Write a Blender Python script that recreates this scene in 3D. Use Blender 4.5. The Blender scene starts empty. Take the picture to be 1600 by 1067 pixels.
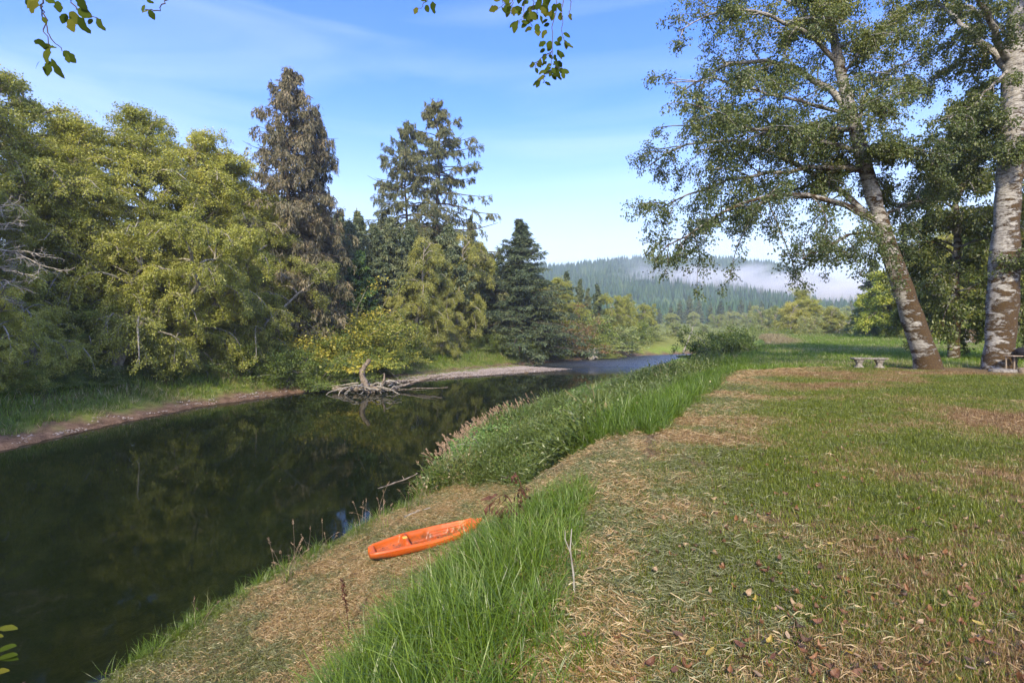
import bpy, math, random
import numpy as np
C = bpy.context.scene.collection
SC = bpy.context.scene
PI = math.pi
# ------------------------------------------------------------------ camera, sky, sun, exposure
CAMZ = 5.4
cam = bpy.data.cameras.new('camera'); camo = bpy.data.objects.new('camera', cam); C.objects.link(camo)
camo.location = (0, 0, CAMZ); camo.rotation_euler = (PI/2, 0, 0)
cam.lens = 18; cam.sensor_width = 36; cam.shift_y = -0.0116; cam.clip_end = 9000; cam.clip_start = 0.05
SC.camera = camo
SUN_DIR = (-0.08, -0.80, 0.60)
el = math.atan2(SUN_DIR[2], math.hypot(SUN_DIR[0], SUN_DIR[1]))
W = bpy.data.worlds.new('World'); SC.world = W; W.use_nodes = True
nt = W.node_tree; nt.nodes.clear()
wo = nt.nodes.new('ShaderNodeOutputWorld'); bg = nt.nodes.new('ShaderNodeBackground')
sky = nt.nodes.new('ShaderNodeTexSky'); sky.sky_type = 'NISHITA'; sky.sun_disc = False
sky.sun_elevation = el; sky.sun_rotation = math.atan2(SUN_DIR[0], SUN_DIR[1])
sky.air_density = 1.25; sky.dust_density = 1.0; sky.ozone_density = 3.0; sky.altitude = 100
tc = nt.nodes.new('ShaderNodeTexCoord'); mp = nt.nodes.new('ShaderNodeMapping'); mp.inputs['Scale'].default_value = (0.9, 1.6, 7.0)
mp.inputs['Rotation'].default_value = (0.12, 0.22, 0.3)
nz = nt.nodes.new('ShaderNodeTexNoise'); nz.inputs['Scale'].default_value = 1.6; nz.inputs['Detail'].default_value = 5; nz.inputs['Distortion'].default_value = 0.6
rp = nt.nodes.new('ShaderNodeValToRGB'); rp.color_ramp.elements[0].position = 0.44; rp.color_ramp.elements[1].position = 0.80
rp.color_ramp.elements[1].color = (0.22, 0.22, 0.22, 1)
mx = nt.nodes.new('ShaderNodeMixRGB'); mx.inputs[2].default_value = (4.0, 4.3, 5.4, 1)
nt.links.new(tc.outputs['Generated'], mp.inputs[0]); nt.links.new(mp.outputs[0], nz.inputs[0]); nt.links.new(nz.outputs[0], rp.inputs[0])
nt.links.new(rp.outputs[0], mx.inputs[0]); hs = nt.nodes.new('ShaderNodeHueSaturation'); hs.inputs['Saturation'].default_value = 1.42; hs.inputs['Hue'].default_value = 0.526; nt.links.new(sky.outputs[0], hs.inputs['Color'])
nt.links.new(hs.outputs[0], mx.inputs[1]); sz = nt.nodes.new('ShaderNodeSeparateXYZ'); nt.links.new(tc.outputs['Generated'], sz.inputs[0])
hr = nt.nodes.new('ShaderNodeValToRGB'); hr.color_ramp.interpolation = 'EASE'; hr.color_ramp.elements[0].position = 0.0; hr.color_ramp.elements[0].color = (0.75, 0.75, 0.75, 1); hr.color_ramp.elements[1].position = 0.42; hr.color_ramp.elements[1].color = (0, 0, 0, 1)
nt.links.new(sz.outputs['Z'], hr.inputs[0]); mh = nt.nodes.new('ShaderNodeMixRGB'); mh.inputs[2].default_value = (3.3, 3.7, 4.6, 1)
nt.links.new(hr.outputs[0], mh.inputs[0]); nt.links.new(mx.outputs[0], mh.inputs[1]); nt.links.new(mh.outputs[0], bg.inputs[0])
bg.inputs[1].default_value = 0.142
nt.links.new(bg.outputs[0], wo.inputs[0])
sl = bpy.data.lights.new('sun', 'SUN'); sl.energy = 2.4; sl.angle = math.radians(3.5); sl.color = (1.0, 0.86, 0.64)
so = bpy.data.objects.new('sun', sl); C.objects.link(so)
from mathutils import Vector
so.rotation_euler = Vector(SUN_DIR).to_track_quat('Z', 'Y').to_euler(); so.location = (0, 0, 60)
SC.view_settings.view_transform = 'Standard'; SC.view_settings.look = 'None'
SC.view_settings.exposure = 1.52; SC.view_settings.gamma = 1; SC.view_settings.use_curve_mapping = False
SC.cycles.max_bounces = 8; SC.cycles.diffuse_bounces = 5; SC.cycles.transmission_bounces = 4; SC.cycles.glossy_bounces = 2
SC.cycles.transparent_max_bounces = 6; SC.cycles.volume_bounces = 4; SC.cycles.use_denoising = True
SC.cycles.caustics_reflective = False; SC.cycles.caustics_refractive = False
SC.cycles.volume_step_rate = 1.0; SC.cycles.volume_max_steps = 128

# ------------------------------------------------------------------ helpers
def hash2(ix, iy, s=0):
    h = (ix.astype(np.int64)*374761393 + iy.astype(np.int64)*668265263 + s*1442695041) & 0x7fffffff
    h = ((h ^ (h >> 13))*1274126177) & 0x7fffffff
    return ((h ^ (h >> 16)) & 0xffff)/65535.0
def vnoise(x, y, s=0):
    x = np.asarray(x, float); y = np.asarray(y, float)
    ix = np.floor(x); iy = np.floor(y); fx = x-ix; fy = y-iy
    fx = fx*fx*(3-2*fx); fy = fy*fy*(3-2*fy)
    a = hash2(ix, iy, s); b = hash2(ix+1, iy, s); c = hash2(ix, iy+1, s); d = hash2(ix+1, iy+1, s)
    return (a*(1-fx)+b*fx)*(1-fy)+(c*(1-fx)+d*fx)*fy
def fbm(x, y, s=0, o=4):
    v = 0; a = 0.5; t = 0
    for i in range(o):
        v = v+a*vnoise(x*2**i, y*2**i, s+i*17); t += a; a *= 0.55
    return v/t
def norm(v): return v/np.maximum(np.linalg.norm(v, axis=-1, keepdims=True), 1e-9)
def at(px, py, Y): return np.array([(px-800)/800*Y, Y, CAMZ-(py-515)/800*Y])

class Geo:
    def __init__(s): s.v = []; s.q = []; s.t = []; s.n = 0; s.mq = []; s.mt = []; s.aq = []; s.at = []
    def add(s, V, Q=None, T=None, mat=0, tint=None):
        V = np.asarray(V, float).reshape(-1, 3)
        if Q is not None and len(Q):
            Q = np.asarray(Q, int).reshape(-1, 4); s.q.append(Q+s.n); s.mq.append(np.full(len(Q), mat))
            s.aq.append(np.full(len(Q), 0.5) if tint is None else np.broadcast_to(tint, (len(Q),)))
        if T is not None and len(T):
            T = np.asarray(T, int).reshape(-1, 3); s.t.append(T+s.n); s.mt.append(np.full(len(T), mat))
            s.at.append(np.full(len(T), 0.5) if tint is None else np.broadcast_to(tint, (len(T),)))
        s.v.append(V); s.n += len(V)
    def mesh(s, name, mats, smooth=False):
        m = bpy.data.meshes.new(name)
        V = np.concatenate(s.v) if s.v else np.zeros((0, 3))
        Q = np.concatenate(s.q) if s.q else np.zeros((0, 4), int)
        T = np.concatenate(s.t) if s.t else np.zeros((0, 3), int)
        m.vertices.add(len(V)); m.vertices.foreach_set('co', V.astype(np.float32).ravel())
        nl = Q.size+T.size; m.loops.add(nl)
        m.loops.foreach_set('vertex_index', np.concatenate([Q.ravel(), T.ravel()]).astype(np.int32))
        m.polygons.add(len(Q)+len(T))
        st = np.concatenate([np.arange(len(Q))*4, Q.size+np.arange(len(T))*3])
        m.polygons.foreach_set('loop_start', st.astype(np.int32))
        mi = np.concatenate(s.mq+s.mt) if (s.mq or s.mt) else np.zeros(0)
        m.update(calc_edges=True)
        m.polygons.foreach_set('material_index', mi.astype(np.int32))
        m.polygons.foreach_set('use_smooth', np.full(len(mi), smooth))
        a = m.attributes.new('tint', 'FLOAT', 'FACE'); a.data.foreach_set('value', np.concatenate(s.aq+s.at).astype(np.float32))
        for k in (mats if isinstance(mats, (list, tuple)) else [mats]): m.materials.append(k)
        m.update()
        return m
    def obj(s, name, mats, parent=None, smooth=False):
        return link(bpy.data.objects.new(name, s.mesh(name, mats, smooth)), parent)
def link(o, parent=None):
    C.objects.link(o)
    if parent is not None: o.parent = parent
    return o
def tag(o, label=None, cat=None, group=None, kind=None):
    if label: o['label'] = label
    if cat: o['category'] = cat
    if group: o['group'] = group
    if kind: o['kind'] = kind
    return o
def empty(name, loc=(0, 0, 0), rz=0, label=None, cat=None, group=None):
    o = bpy.data.objects.new(name, None); o.empty_display_size = 0.2; C.objects.link(o); o.location = loc; o.rotation_euler = (0, 0, rz)
    return tag(o, label, cat, group)
def children(o): return [c for c in bpy.data.objects if c.parent is o]
KIDS = {}
def copy_thing(src, kids, loc, rz=0, sc=(1, 1, 1), tilt=(0, 0)):
    r = src.copy(); C.objects.link(r); r.location = loc; r.rotation_euler = (tilt[0], tilt[1], rz); r.scale = sc
    for k in kids:
        c = k.copy(); C.objects.link(c); c.parent = r
    return r

def tubes(g, P, R, sides=5, mat=0, tint=None, cap=True):
    """P (m,k,3) polylines, R (m,k) radii"""
    P = np.asarray(P, float); R = np.asarray(R, float)
    if P.ndim == 2: P = P[None]; R = R[None]
    m, k, _ = P.shape
    T = norm(np.gradient(P, axis=1))
    ref = np.zeros_like(T); ref[..., 2] = 1
    mean = norm(T.mean(1, keepdims=True)); ref = np.where(np.abs(mean[..., 2:3]) > 0.8, np.array([1., 0.2, 0]), ref)
    U = norm(np.cross(T, ref)); Vv = np.cross(T, U)
    a = np.arange(sides)*2*PI/sides
    ring = U[:, :, None, :]*np.cos(a)[None, None, :, None]+Vv[:, :, None, :]*np.sin(a)[None, None, :, None]
    V = P[:, :, None, :]+ring*R[:, :, None, None]
    idx = np.arange(m*k*sides).reshape(m, k, sides)
    nx = np.roll(idx, -1, axis=2)
    Q = np.stack([idx[:, :-1], nx[:, :-1], nx[:, 1:], idx[:, 1:]], -1).reshape(-1, 4)
    g.add(V.reshape(-1, 3), Q, mat=mat, tint=tint)
def resample(P, n):
    P = np.asarray(P, float); d = np.r_[0, np.cumsum(np.linalg.norm(np.diff(P, axis=0), axis=1))]
    t = np.linspace(0, d[-1], n)
    # smooth Catmull-like by cubic on cumulative distance
    out = np.stack([np.interp(t, d, P[:, i]) for i in range(P.shape[1])], 1)
    for _ in range(2):
        out[1:-1] = (out[:-2]+2*out[1:-1]+out[2:])/4
    return out

def leaves(g, rng, P, D, size, aspect=0.62, flat=0.6, mat=0, tint=None, fold=0.12, sizevar=0.35):
    """one folded rhombic leaf at each point of P, pointing roughly along D; flat = how level the blades lie"""
    n = len(P)
    ax = norm(D+rng.normal(0, 0.55, (n, 3)))
    nm = rng.normal(0, 1, (n, 3)); nm = norm(nm*(1-flat)+np.array([0, 0, 1.])*flat*1.4)
    sd = norm(np.cross(ax, nm)); nm = np.cross(sd, ax)
    s = size*(1+rng.uniform(-sizevar, sizevar, (n, 1)))
    b = P; tip = P+ax*s
    l = P+ax*s*0.45+sd*s*aspect*0.5+nm*s*fold; r = P+ax*s*0.45-sd*s*aspect*0.5+nm*s*fold
    V = np.stack([b, r, tip, l], 1).reshape(-1, 3)
    g.add(V, np.arange(4*n).reshape(-1, 4), mat=mat, tint=tint)

# ------------------------------------------------------------------ materials
def newmat(name):
    m = bpy.data.materials.new(name); m.use_nodes = True; t = m.node_tree; t.nodes.clear()
    o = t.nodes.new('ShaderNodeOutputMaterial'); return m, t, o
def ramp(t, fac, stops):
    r = t.nodes.new('ShaderNodeValToRGB'); e = r.color_ramp.elements
    while len(e) < len(stops): e.new(0.5)
    for i, (p, c) in enumerate(stops): e[i].position = p; e[i].color = (*c, 1)
    if fac is not None: t.links.new(fac, r.inputs[0])
    return r.outputs[0]
def noise(t, scale, detail=4, vec=None, rough=0.55, dist=0.0, coord='Object'):
    n = t.nodes.new('ShaderNodeTexNoise'); n.inputs['Scale'].default_value = scale; n.inputs['Detail'].default_value = detail
    n.inputs['Roughness'].default_value = rough; n.inputs['Distortion'].default_value = dist
    if vec is None: vec = t.nodes.new('ShaderNodeTexCoord').outputs[coord]
    t.links.new(vec, n.inputs['Vector']); return n.outputs['Fac']
def mapping(t, scale, rot=(0, 0, 0), coord='Object'):
    m = t.nodes.new('ShaderNodeMapping'); m.inputs['Scale'].default_value = scale; m.inputs['Rotation'].default_value = rot
    t.links.new(t.nodes.new('ShaderNodeTexCoord').outputs[coord], m.inputs[0]); return m.outputs[0]
def mth(t, op, a, b=None, c=None):
    n = t.nodes.new('ShaderNodeMath'); n.operation = op
    for i, v in enumerate((a, b, c)):
        if v is None: continue
        if isinstance(v, (int, float)): n.inputs[i].default_value = v
        else: t.links.new(v, n.inputs[i])
    return n.outputs[0]
def mixc(t, f, a, b, mode='MIX'):
    n = t.nodes.new('ShaderNodeMixRGB'); n.blend_type = mode
    for i, v in enumerate((f, a, b)):
        if isinstance(v, (int, float)): n.inputs[i].default_value = v
        elif isinstance(v, tuple): n.inputs[i].default_value = (*v, 1)
        else: t.links.new(v, n.inputs[i])
    return n.outputs[0]
def attr(t, name, kind='GEOMETRY'):
    a = t.nodes.new('ShaderNodeAttribute'); a.attribute_name = name; a.attribute_type = kind; return a
def bump(t, h, strength=0.5, dist=0.02):
    b = t.nodes.new('ShaderNodeBump'); b.inputs['Strength'].default_value = strength; b.inputs['Distance'].default_value = dist
    t.links.new(h, b.inputs['Height']); return b.outputs[0]
LEAF_GAIN = 1.75
def leafmat(name, stops, trans=0.35, objvar=0.25, nscale=0.25, gloss=0.05, sat=1.0):
    """colour by the per-leaf tint, a broad patch noise and a per-tree random"""
    m, t, o = newmat(name)
    ti = attr(t, 'tint').outputs['Fac']
    oi = t.nodes.new('ShaderNodeObjectInfo')
    geo = t.nodes.new('ShaderNodeNewGeometry')
    nn = noise(t, nscale, 3, vec=geo.outputs['Position'])
    f = mth(t, 'ADD', mth(t, 'MULTIPLY', ti, 0.62), mth(t, 'MULTIPLY', nn, 0.55))
    f = mth(t, 'ADD', f, mth(t, 'MULTIPLY', mth(t, 'SUBTRACT', oi.outputs['Random'], 0.5), objvar))
    f = mth(t, 'SUBTRACT', f, 0.09)
    col = ramp(t, f, [(p, tuple(min(c*LEAF_GAIN, 0.7) for c in cc)) for p, cc in stops])
    d = t.nodes.new('ShaderNodeBsdfDiffuse'); tr = t.nodes.new('ShaderNodeBsdfTranslucent'); gl = t.nodes.new('ShaderNodeBsdfGlossy')
    gl.inputs['Roughness'].default_value = 0.45
    t.links.new(col, d.inputs[0]); t.links.new(mixc(t, 0.5, col, (0.45, 0.5, 0.04), 'MULTIPLY') if False else col, tr.inputs[0])
    a = t.nodes.new('ShaderNodeMixShader'); a.inputs[0].default_value = trans; t.links.new(d.outputs[0], a.inputs[1]); t.links.new(tr.outputs[0], a.inputs[2])
    b = t.nodes.new('ShaderNodeMixShader'); b.inputs[0].default_value = gloss; t.links.new(a.outputs[0], b.inputs[1]); t.links.new(gl.outputs[0], b.inputs[2])
    t.links.new(b.outputs[0], o.inputs[0]); return m
def simple(name, stops, scale=8, rough=0.85, bmp=0.4, bdist=0.02, vecscale=(1, 1, 1), detail=6, spec=0.3):
    m, t, o = newmat(name)
    n = noise(t, scale, detail, vec=mapping(t, vecscale))
    p = t.nodes.new('ShaderNodeBsdfPrincipled'); t.links.new(ramp(t, n, stops), p.inputs['Base Color'])
    p.inputs['Roughness'].default_value = rough; p.inputs['Specular IOR Level'].default_value = spec
    if bmp: t.links.new(bump(t, n, bmp, bdist), p.inputs['Normal'])
    t.links.new(p.outputs[0], o.inputs[0]); return m

M = {}
M['alder'] = leafmat('alder_leaf', [(0.12, (0.075, 0.09, 0.018)), (0.42, (0.20, 0.215, 0.034)), (0.68, (0.31, 0.31, 0.05)), (0.95, (0.44, 0.37, 0.08))], trans=0.42)
M['yellow_alder'] = leafmat('yellow_alder_leaf', [(0.1, (0.055, 0.07, 0.016)), (0.4, (0.15, 0.165, 0.03)), (0.7, (0.27, 0.26, 0.05)), (0.95, (0.44, 0.36, 0.09))])
M['maple'] = leafmat('maple_leaf', [(0.15, (0.03, 0.055, 0.01)), (0.5, (0.08, 0.12, 0.018)), (0.85, (0.17, 0.21, 0.03))])
M['shade'] = leafmat('shrub_leaf', [(0.15, (0.035, 0.055, 0.01)), (0.45, (0.09, 0.13, 0.018)), (0.75, (0.18, 0.21, 0.03)), (0.98, (0.32, 0.28, 0.06))], objvar=0.35)
M['gold'] = leafmat('golden_shrub_leaf', [(0.1, (0.05, 0.085, 0.015)), (0.4, (0.13, 0.16, 0.025)), (0.65, (0.29, 0.26, 0.03)), (0.95, (0.42, 0.27, 0.04))])
M['red'] = leafmat('red_shrub_leaf', [(0.1, (0.07, 0.07, 0.02)), (0.5, (0.15, 0.10, 0.035)), (0.9, (0.22, 0.10, 0.05))])
M['willow'] = leafmat('willow_leaf', [(0.1, (0.08, 0.11, 0.035)), (0.5, (0.18, 0.215, 0.065)), (0.9, (0.32, 0.30, 0.11))])
M['hero'] = leafmat('bank_alder_leaf', [(0.1, (0.024, 0.038, 0.009)), (0.45, (0.066, 0.09, 0.016)), (0.72, (0.14, 0.15, 0.024)), (0.97, (0.30, 0.24, 0.045))], trans=0.42)
M['spruce'] = leafmat('spruce_needle', [(0.1, (0.03, 0.042, 0.02)), (0.45, (0.08, 0.09, 0.035)), (0.75, (0.16, 0.145, 0.065)), (0.97, (0.25, 0.195, 0.10))], trans=0.08, gloss=0.03)
M['fir'] = leafmat('fir_needle', [(0.1, (0.026, 0.042, 0.02)), (0.5, (0.065, 0.085, 0.04)), (0.9, (0.15, 0.155, 0.07))], trans=0.08, gloss=0.03)
M['tan_spruce'] = leafmat('browned_spruce_needle', [(0.1, (0.03, 0.035, 0.02)), (0.4, (0.075, 0.072, 0.038)), (0.7, (0.14, 0.115, 0.065)), (0.97, (0.22, 0.165, 0.10))], trans=0.08, gloss=0.03)
M['sapling'] = leafmat('sapling_leaf', [(0.1, (0.025, 0.05, 0.012)), (0.5, (0.055, 0.10, 0.02)), (0.9, (0.10, 0.16, 0.03))])
M['bramble'] = leafmat('bramble_leaf', [(0.12, (0.03, 0.065, 0.014)), (0.45, (0.085, 0.16, 0.03)), (0.75, (0.17, 0.26, 0.05)), (0.98, (0.33, 0.30, 0.09))], nscale=0.8)
M['bark'] = simple('grey_bark', [(0.3, (0.12, 0.10, 0.075)), (0.5, (0.27, 0.245, 0.19)), (0.7, (0.42, 0.39, 0.32))], 5, vecscale=(1, 1, 0.35))
M['dark_bark'] = simple('dark_bark', [(0.3, (0.03, 0.024, 0.018)), (0.6, (0.11, 0.085, 0.06)), (0.8, (0.2, 0.17, 0.13))], 6, vecscale=(1, 1, 0.25))
M['drift'] = simple('bleached_wood', [(0.3, (0.07, 0.055, 0.04)), (0.5, (0.20, 0.16, 0.115)), (0.7, (0.34, 0.29, 0.23))], 5, vecscale=(1, 1, 1))
M['lichen'] = simple('lichen_twig', [(0.3, (0.15, 0.13, 0.10)), (0.5, (0.33, 0.30, 0.24)), (0.7, (0.46, 0.43, 0.36))], 6)
M['concrete'] = simple('weathered_concrete', [(0.3, (0.07, 0.06, 0.045)), (0.5, (0.22, 0.20, 0.165)), (0.75, (0.36, 0.34, 0.29))], 11, bmp=0.6)
M['dock'] = simple('dried_dock_stalk', [(0.3, (0.05, 0.022, 0.014)), (0.7, (0.14, 0.06, 0.035))], 20)
M['seed'] = simple('dry_seed_head', [(0.3, (0.22, 0.14, 0.085)), (0.7, (0.42, 0.31, 0.20))], 20)
M['metal'] = simple('black_enamel', [(0.3, (0.012, 0.012, 0.013)), (0.7, (0.035, 0.035, 0.038))], 14, rough=0.4, bmp=0.1)
M['wood'] = simple('worn_timber', [(0.3, (0.2, 0.15, 0.1)), (0.7, (0.42, 0.35, 0.26))], 10, vecscale=(1, 6, 6))

def barkmat():
    """pale alder bark with rusty moss in broken bands, heavier low down and on the right-hand face"""
    m, t, o = newmat('mossy_alder_bark')
    geo = t.nodes.new('ShaderNodeNewGeometry'); pos = geo.outputs['Position']
    v1 = t.nodes.new('ShaderNodeMapping'); v1.inputs['Scale'].default_value = (1, 1, 2.6); t.links.new(pos, v1.inputs[0])
    n1 = noise(t, 1.9, 9, vec=v1.outputs[0], rough=0.68, dist=0.5)
    n2 = noise(t, 9, 6, vec=v1.outputs[0], rough=0.6)
    n3 = noise(t, 40, 4, vec=pos)
    sx = t.nodes.new('ShaderNodeSeparateXYZ'); t.links.new(geo.outputs['Normal'], sx.inputs[0])
    sz = t.nodes.new('ShaderNodeSeparateXYZ'); t.links.new(pos, sz.inputs[0])
    low = mth(t, 'MULTIPLY', mth(t, 'SUBTRACT', 10.5, sz.outputs['Z']), 0.013)
    f = mth(t, 'ADD', mth(t, 'ADD', n1, low), mth(t, 'MULTIPLY', sx.outputs['X'], 0.10))
    f = mth(t, 'ADD', f, mth(t, 'MULTIPLY', mth(t, 'SUBTRACT', noise(t, 14, 6, vec=v1.outputs[0], rough=0.7), 0.5), 0.30))
    moss = ramp(t, f, [(0.475, (0, 0, 0)), (0.525, (1, 1, 1))])
    bark = ramp(t, mth(t, 'ADD', mth(t, 'MULTIPLY', n2, 0.6), mth(t, 'MULTIPLY', noise(t, 3.2, 6, vec=v1.outputs[0]), 0.4)), [(0.28, (0.07, 0.06, 0.045)), (0.42, (0.20, 0.18, 0.15)), (0.56, (0.42, 0.40, 0.35)), (0.75, (0.55, 0.53, 0.48))])
    mc = ramp(t, n3, [(0.3, (0.022, 0.013, 0.006)), (0.52, (0.075, 0.042, 0.013)), (0.75, (0.14, 0.10, 0.03))])
    col = mixc(t, moss, bark, mc)
    p = t.nodes.new('ShaderNodeBsdfPrincipled'); t.links.new(col, p.inputs['Base Color']); p.inputs['Roughness'].default_value = 0.9
    h = mth(t, 'ADD', mth(t, 'MULTIPLY', n2, 0.5), mth(t, 'ADD', mth(t, 'MULTIPLY', moss, 0.6), mth(t, 'MULTIPLY', n3, 0.5)))
    t.links.new(bump(t, h, 0.9, 0.06), p.inputs['Normal']); t.links.new(p.outputs[0], o.inputs[0]); return m
M['birch'] = barkmat()

# ------------------------------------------------------------------ terrain
RW = np.array([(-12, -120), (-12, -40), (-9.5, -10), (-7.6, 0), (-6.2, 7.8), (-5.6, 10.2), (-5.0, 11.6), (-4.1, 13.7), (-3.1, 15.7), (-2.3, 19.2), (-1.2, 25), (2.0, 35), (9.5, 50), (19, 70), (31, 95), (42, 104), (60, 108), (160, 110)], float)
LW = np.array([(-30, -120), (-28, -40), (-24, -10), (-23, 0), (-22.8, 22.7), (-22.9, 28), (-22.0, 36), (-19.5, 41), (-17.2, 46), (-12.7, 51), (-6, 57.5), (4, 65.5), (7.5, 69), (4, 71.5), (1, 75), (6, 84), (12, 91), (16, 96), (27, 106), (40, 114), (60, 119), (160, 122)], float)
LB = np.array([(-30, -120), (-28, -40), (-24, -10), (-23, 0), (-22.8, 22.7), (-22.9, 28), (-22.0, 36), (-19.5, 41), (-17.2, 46), (-14.5, 52), (-9, 61), (-3, 70), (1, 75), (6, 84), (12, 91), (16, 96), (27, 106), (40, 114), (60, 119), (160, 122)], float)
CR = np.array([(-1.2, -120), (-1.2, -40), (-.3, -10), (0.1, 0), (0.35, 3), (1.0, 5.2), (2.1, 8), (3.1, 10.2), (6.7, 17), (10.5, 23), (17, 35), (25, 50), (34, 70), (45, 91), (60, 101), (160, 104)], float)
def pdist(x, y, L):
    d = np.full(x.shape, 1e9)
    for a, b in zip(L[:-1], L[1:]):
        ab = b-a; t = np.clip(((x-a[0])*ab[0]+(y-a[1])*ab[1])/(ab@ab), 0, 1)
        d = np.minimum(d, np.hypot(x-a[0]-t*ab[0], y-a[1]-t*ab[1]))
    return d
def inpoly(x, y, L):
    r = np.zeros(x.shape, bool); n = len(L)
    for i in range(n):
        a = L[i]; b = L[(i+1) % n]
        if a[1] == b[1]: continue
        c = ((a[1] > y) != (b[1] > y)) & (x < (b[0]-a[0])*(y-a[1])/(b[1]-a[1])+a[0]); r ^= c
    return r
def smst(a, b, x): t = np.clip((x-a)/(b-a), 0, 1); return t*t*(3-2*t)
def zones(x, y):
    x = np.asarray(x, float); y = np.asarray(y, float)
    yc = np.clip(y, -119, 1e9)
    water = inpoly(x, yc, np.vstack([LW, RW[::-1]])) & (x < 159)
    bank = inpoly(x, yc, np.vstack([RW, CR[::-1]])) & ~water
    right = inpoly(x, yc, np.vstack([CR, [(4000, 104), (4000, -120)]])) & ~bank & ~water
    bar = inpoly(x, yc, np.vstack([LW, LB[::-1]])) & ~water
    return water, bank, right, bar
def gz(x, y, fine=True):
    x = np.asarray(x, float); y = np.asarray(y, float)
    water, bank, right, bar = zones(x, y)
    dR = pdist(x, y, RW); dC = pdist(x, y, CR); dL = pdist(x, y, LB); dW = np.minimum(dR, pdist(x, y, LW))
    t = dR/(dR+dC+1e-6)
    pa = np.interp(t, [0, .03, .12, .34, .5, .62, .8, .93, 1], [0, .16, .32, .56, .84, 1.6, 2.95, 3.62, 3.8])
    pb = np.interp(t, [0, .05, .2, .45, .75, 1], [0, .4, 1.05, 1.8, 2.9, 3.8])
    k = smst(12, 19, y); zb = pa*(1-k)+pb*k
    zl = np.interp(dL, [0, .5, 1.4, 2.4, 5, 9, 20, 70, 200], [.12, .2, .4, .75, 1.9, 2.9, 4.5, 6, 9])
    zl = zl+smst(20, 80, dL)*10*smst(10, -60, x-0.25*(y-60))
    zr = 3.8+0.35*fbm(x*0.05, y*0.05, 5)*smst(25, 60, y)+0.25*smst(28, 55, y)
    z = np.where(bank, zb, np.where(right, zr, zl))
    z = np.where(bar, 0.06+0.2*np.clip(dW/2.5, 0, 1), z)
    if fine:
        n = fbm(x*0.6, y*0.6, 3)-0.5; n2 = fbm(x*2.5, y*2.5, 9)-0.5
        amp = np.where(right, 0.05, np.where(bar, 0.05, 0.22))*np.clip(dW/1.2, 0.1, 1)
        z = z+n*amp+n2*np.where(right, 0.035, 0.07)*np.clip(dW/1.2, 0.2, 1)
        edge = (fbm(x*1.7, y*1.7, 21)-0.5)*0.12*np.exp(-(dW/0.5)**2); z = z+edge
    return np.where(water, -np.minimum(1.5, 0.03+0.42*dW), z)
def gz1(x, y): return float(gz(np.array([x]), np.array([y]))[0])

ang = np.radians(np.concatenate([np.arange(-58, 58, 0.33), np.arange(58, 302, 3.0)]))
rad = 0.45*1.027**np.arange(0, 345)
rad = rad[rad < 3500]
A, R_ = np.meshgrid(ang, rad)
X = R_*np.sin(A); Y = R_*np.cos(A); Z = gz(X, Y)
g = Geo(); nr, na = X.shape
idx = np.arange(nr*na).reshape(nr, na); nx = np.roll(idx, -1, 1)
V = np.stack([X, Y, Z], -1).reshape(-1, 3); V = np.vstack([V, [0, 0, gz1(0, 0)]])
g.add(V, np.stack([idx[:-1], nx[:-1], nx[1:], idx[1:]], -1).reshape(-1, 4)[:, ::-1],
      np.stack([np.full(na, nr*na), nx[0], idx[0]], -1)[:, ::-1])
def groundmat():
    m, t, o = newmat('ground_soil')
    geo = t.nodes.new('ShaderNodeNewGeometry'); pos = geo.outputs['Position']
    z = attr(t, 'zone'); s = t.nodes.new('ShaderNodeSeparateColor'); t.links.new(z.outputs['Color'], s.inputs[0])
    n = noise(t, 2.2, 8, vec=pos); n2 = noise(t, 18, 6, vec=pos); n3 = noise(t, 0.12, 5, vec=pos)
    thatch = ramp(t, mth(t, 'ADD', mth(t, 'MULTIPLY', n2, 0.5), mth(t, 'MULTIPLY', noise(t, 70, 5, vec=pos), 0.5)), [(0.36, (0.05, 0.03, 0.014)), (0.5, (0.15, 0.10, 0.045)), (0.62, (0.28, 0.21, 0.10))])
    green = ramp(t, mth(t, 'ADD', mth(t, 'MULTIPLY', n, 0.6), mth(t, 'MULTIPLY', n3, 0.4)), [(0.3, (0.08, 0.13, 0.02)), (0.5, (0.17, 0.24, 0.035)), (0.68, (0.28, 0.30, 0.07))])
    mud = ramp(t, mth(t, 'ADD', mth(t, 'MULTIPLY', n, .5), mth(t, 'MULTIPLY', n2, .5)), [(0.35, (0.06, 0.036, 0.022)), (0.5, (0.15, 0.095, 0.06)), (0.66, (0.27, 0.185, 0.12))])
    leafl = ramp(t, n2, [(0.3, (0.02, 0.022, 0.01)), (0.7, (0.07, 0.065, 0.03))])
    c = mixc(t, s.outputs['Green'], thatch, green); c = mixc(t, s.outputs['Blue'], c, leafl); c = mixc(t, s.outputs['Red'], c, mud)
    p = t.nodes.new('ShaderNodeBsdfPrincipled'); t.links.new(c, p.inputs['Base Color']); p.inputs['Roughness'].default_value = 0.95; p.inputs['Specular IOR Level'].default_value = 0.1
    t.links.new(bump(t, mth(t, 'ADD', n, n2), 0.6, 0.05), p.inputs['Normal']); t.links.new(p.outputs[0], o.inputs[0]); return m
go = g.obj('ground', groundmat(), smooth=True); tag(go, kind='structure')
x, y = V[:, 0], V[:, 1]
wz, bz, rz_, baz = zones(x, y); dL = pdist(x, y, LB); dRr = pdist(x, y, RW); left = ~(wz | bz | rz_ | baz)
col = np.zeros((len(V), 4), np.float32); col[:, 3] = 1
jit = (fbm(x*0.9, y*0.9, 33)-0.5)*2.2
col[:, 0] = np.where(wz, 1, np.where(left, smst(1.9, 0.9, dL+jit), np.where(bz, smst(0.5, 0.15, dRr)*0.8, 0)))
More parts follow.
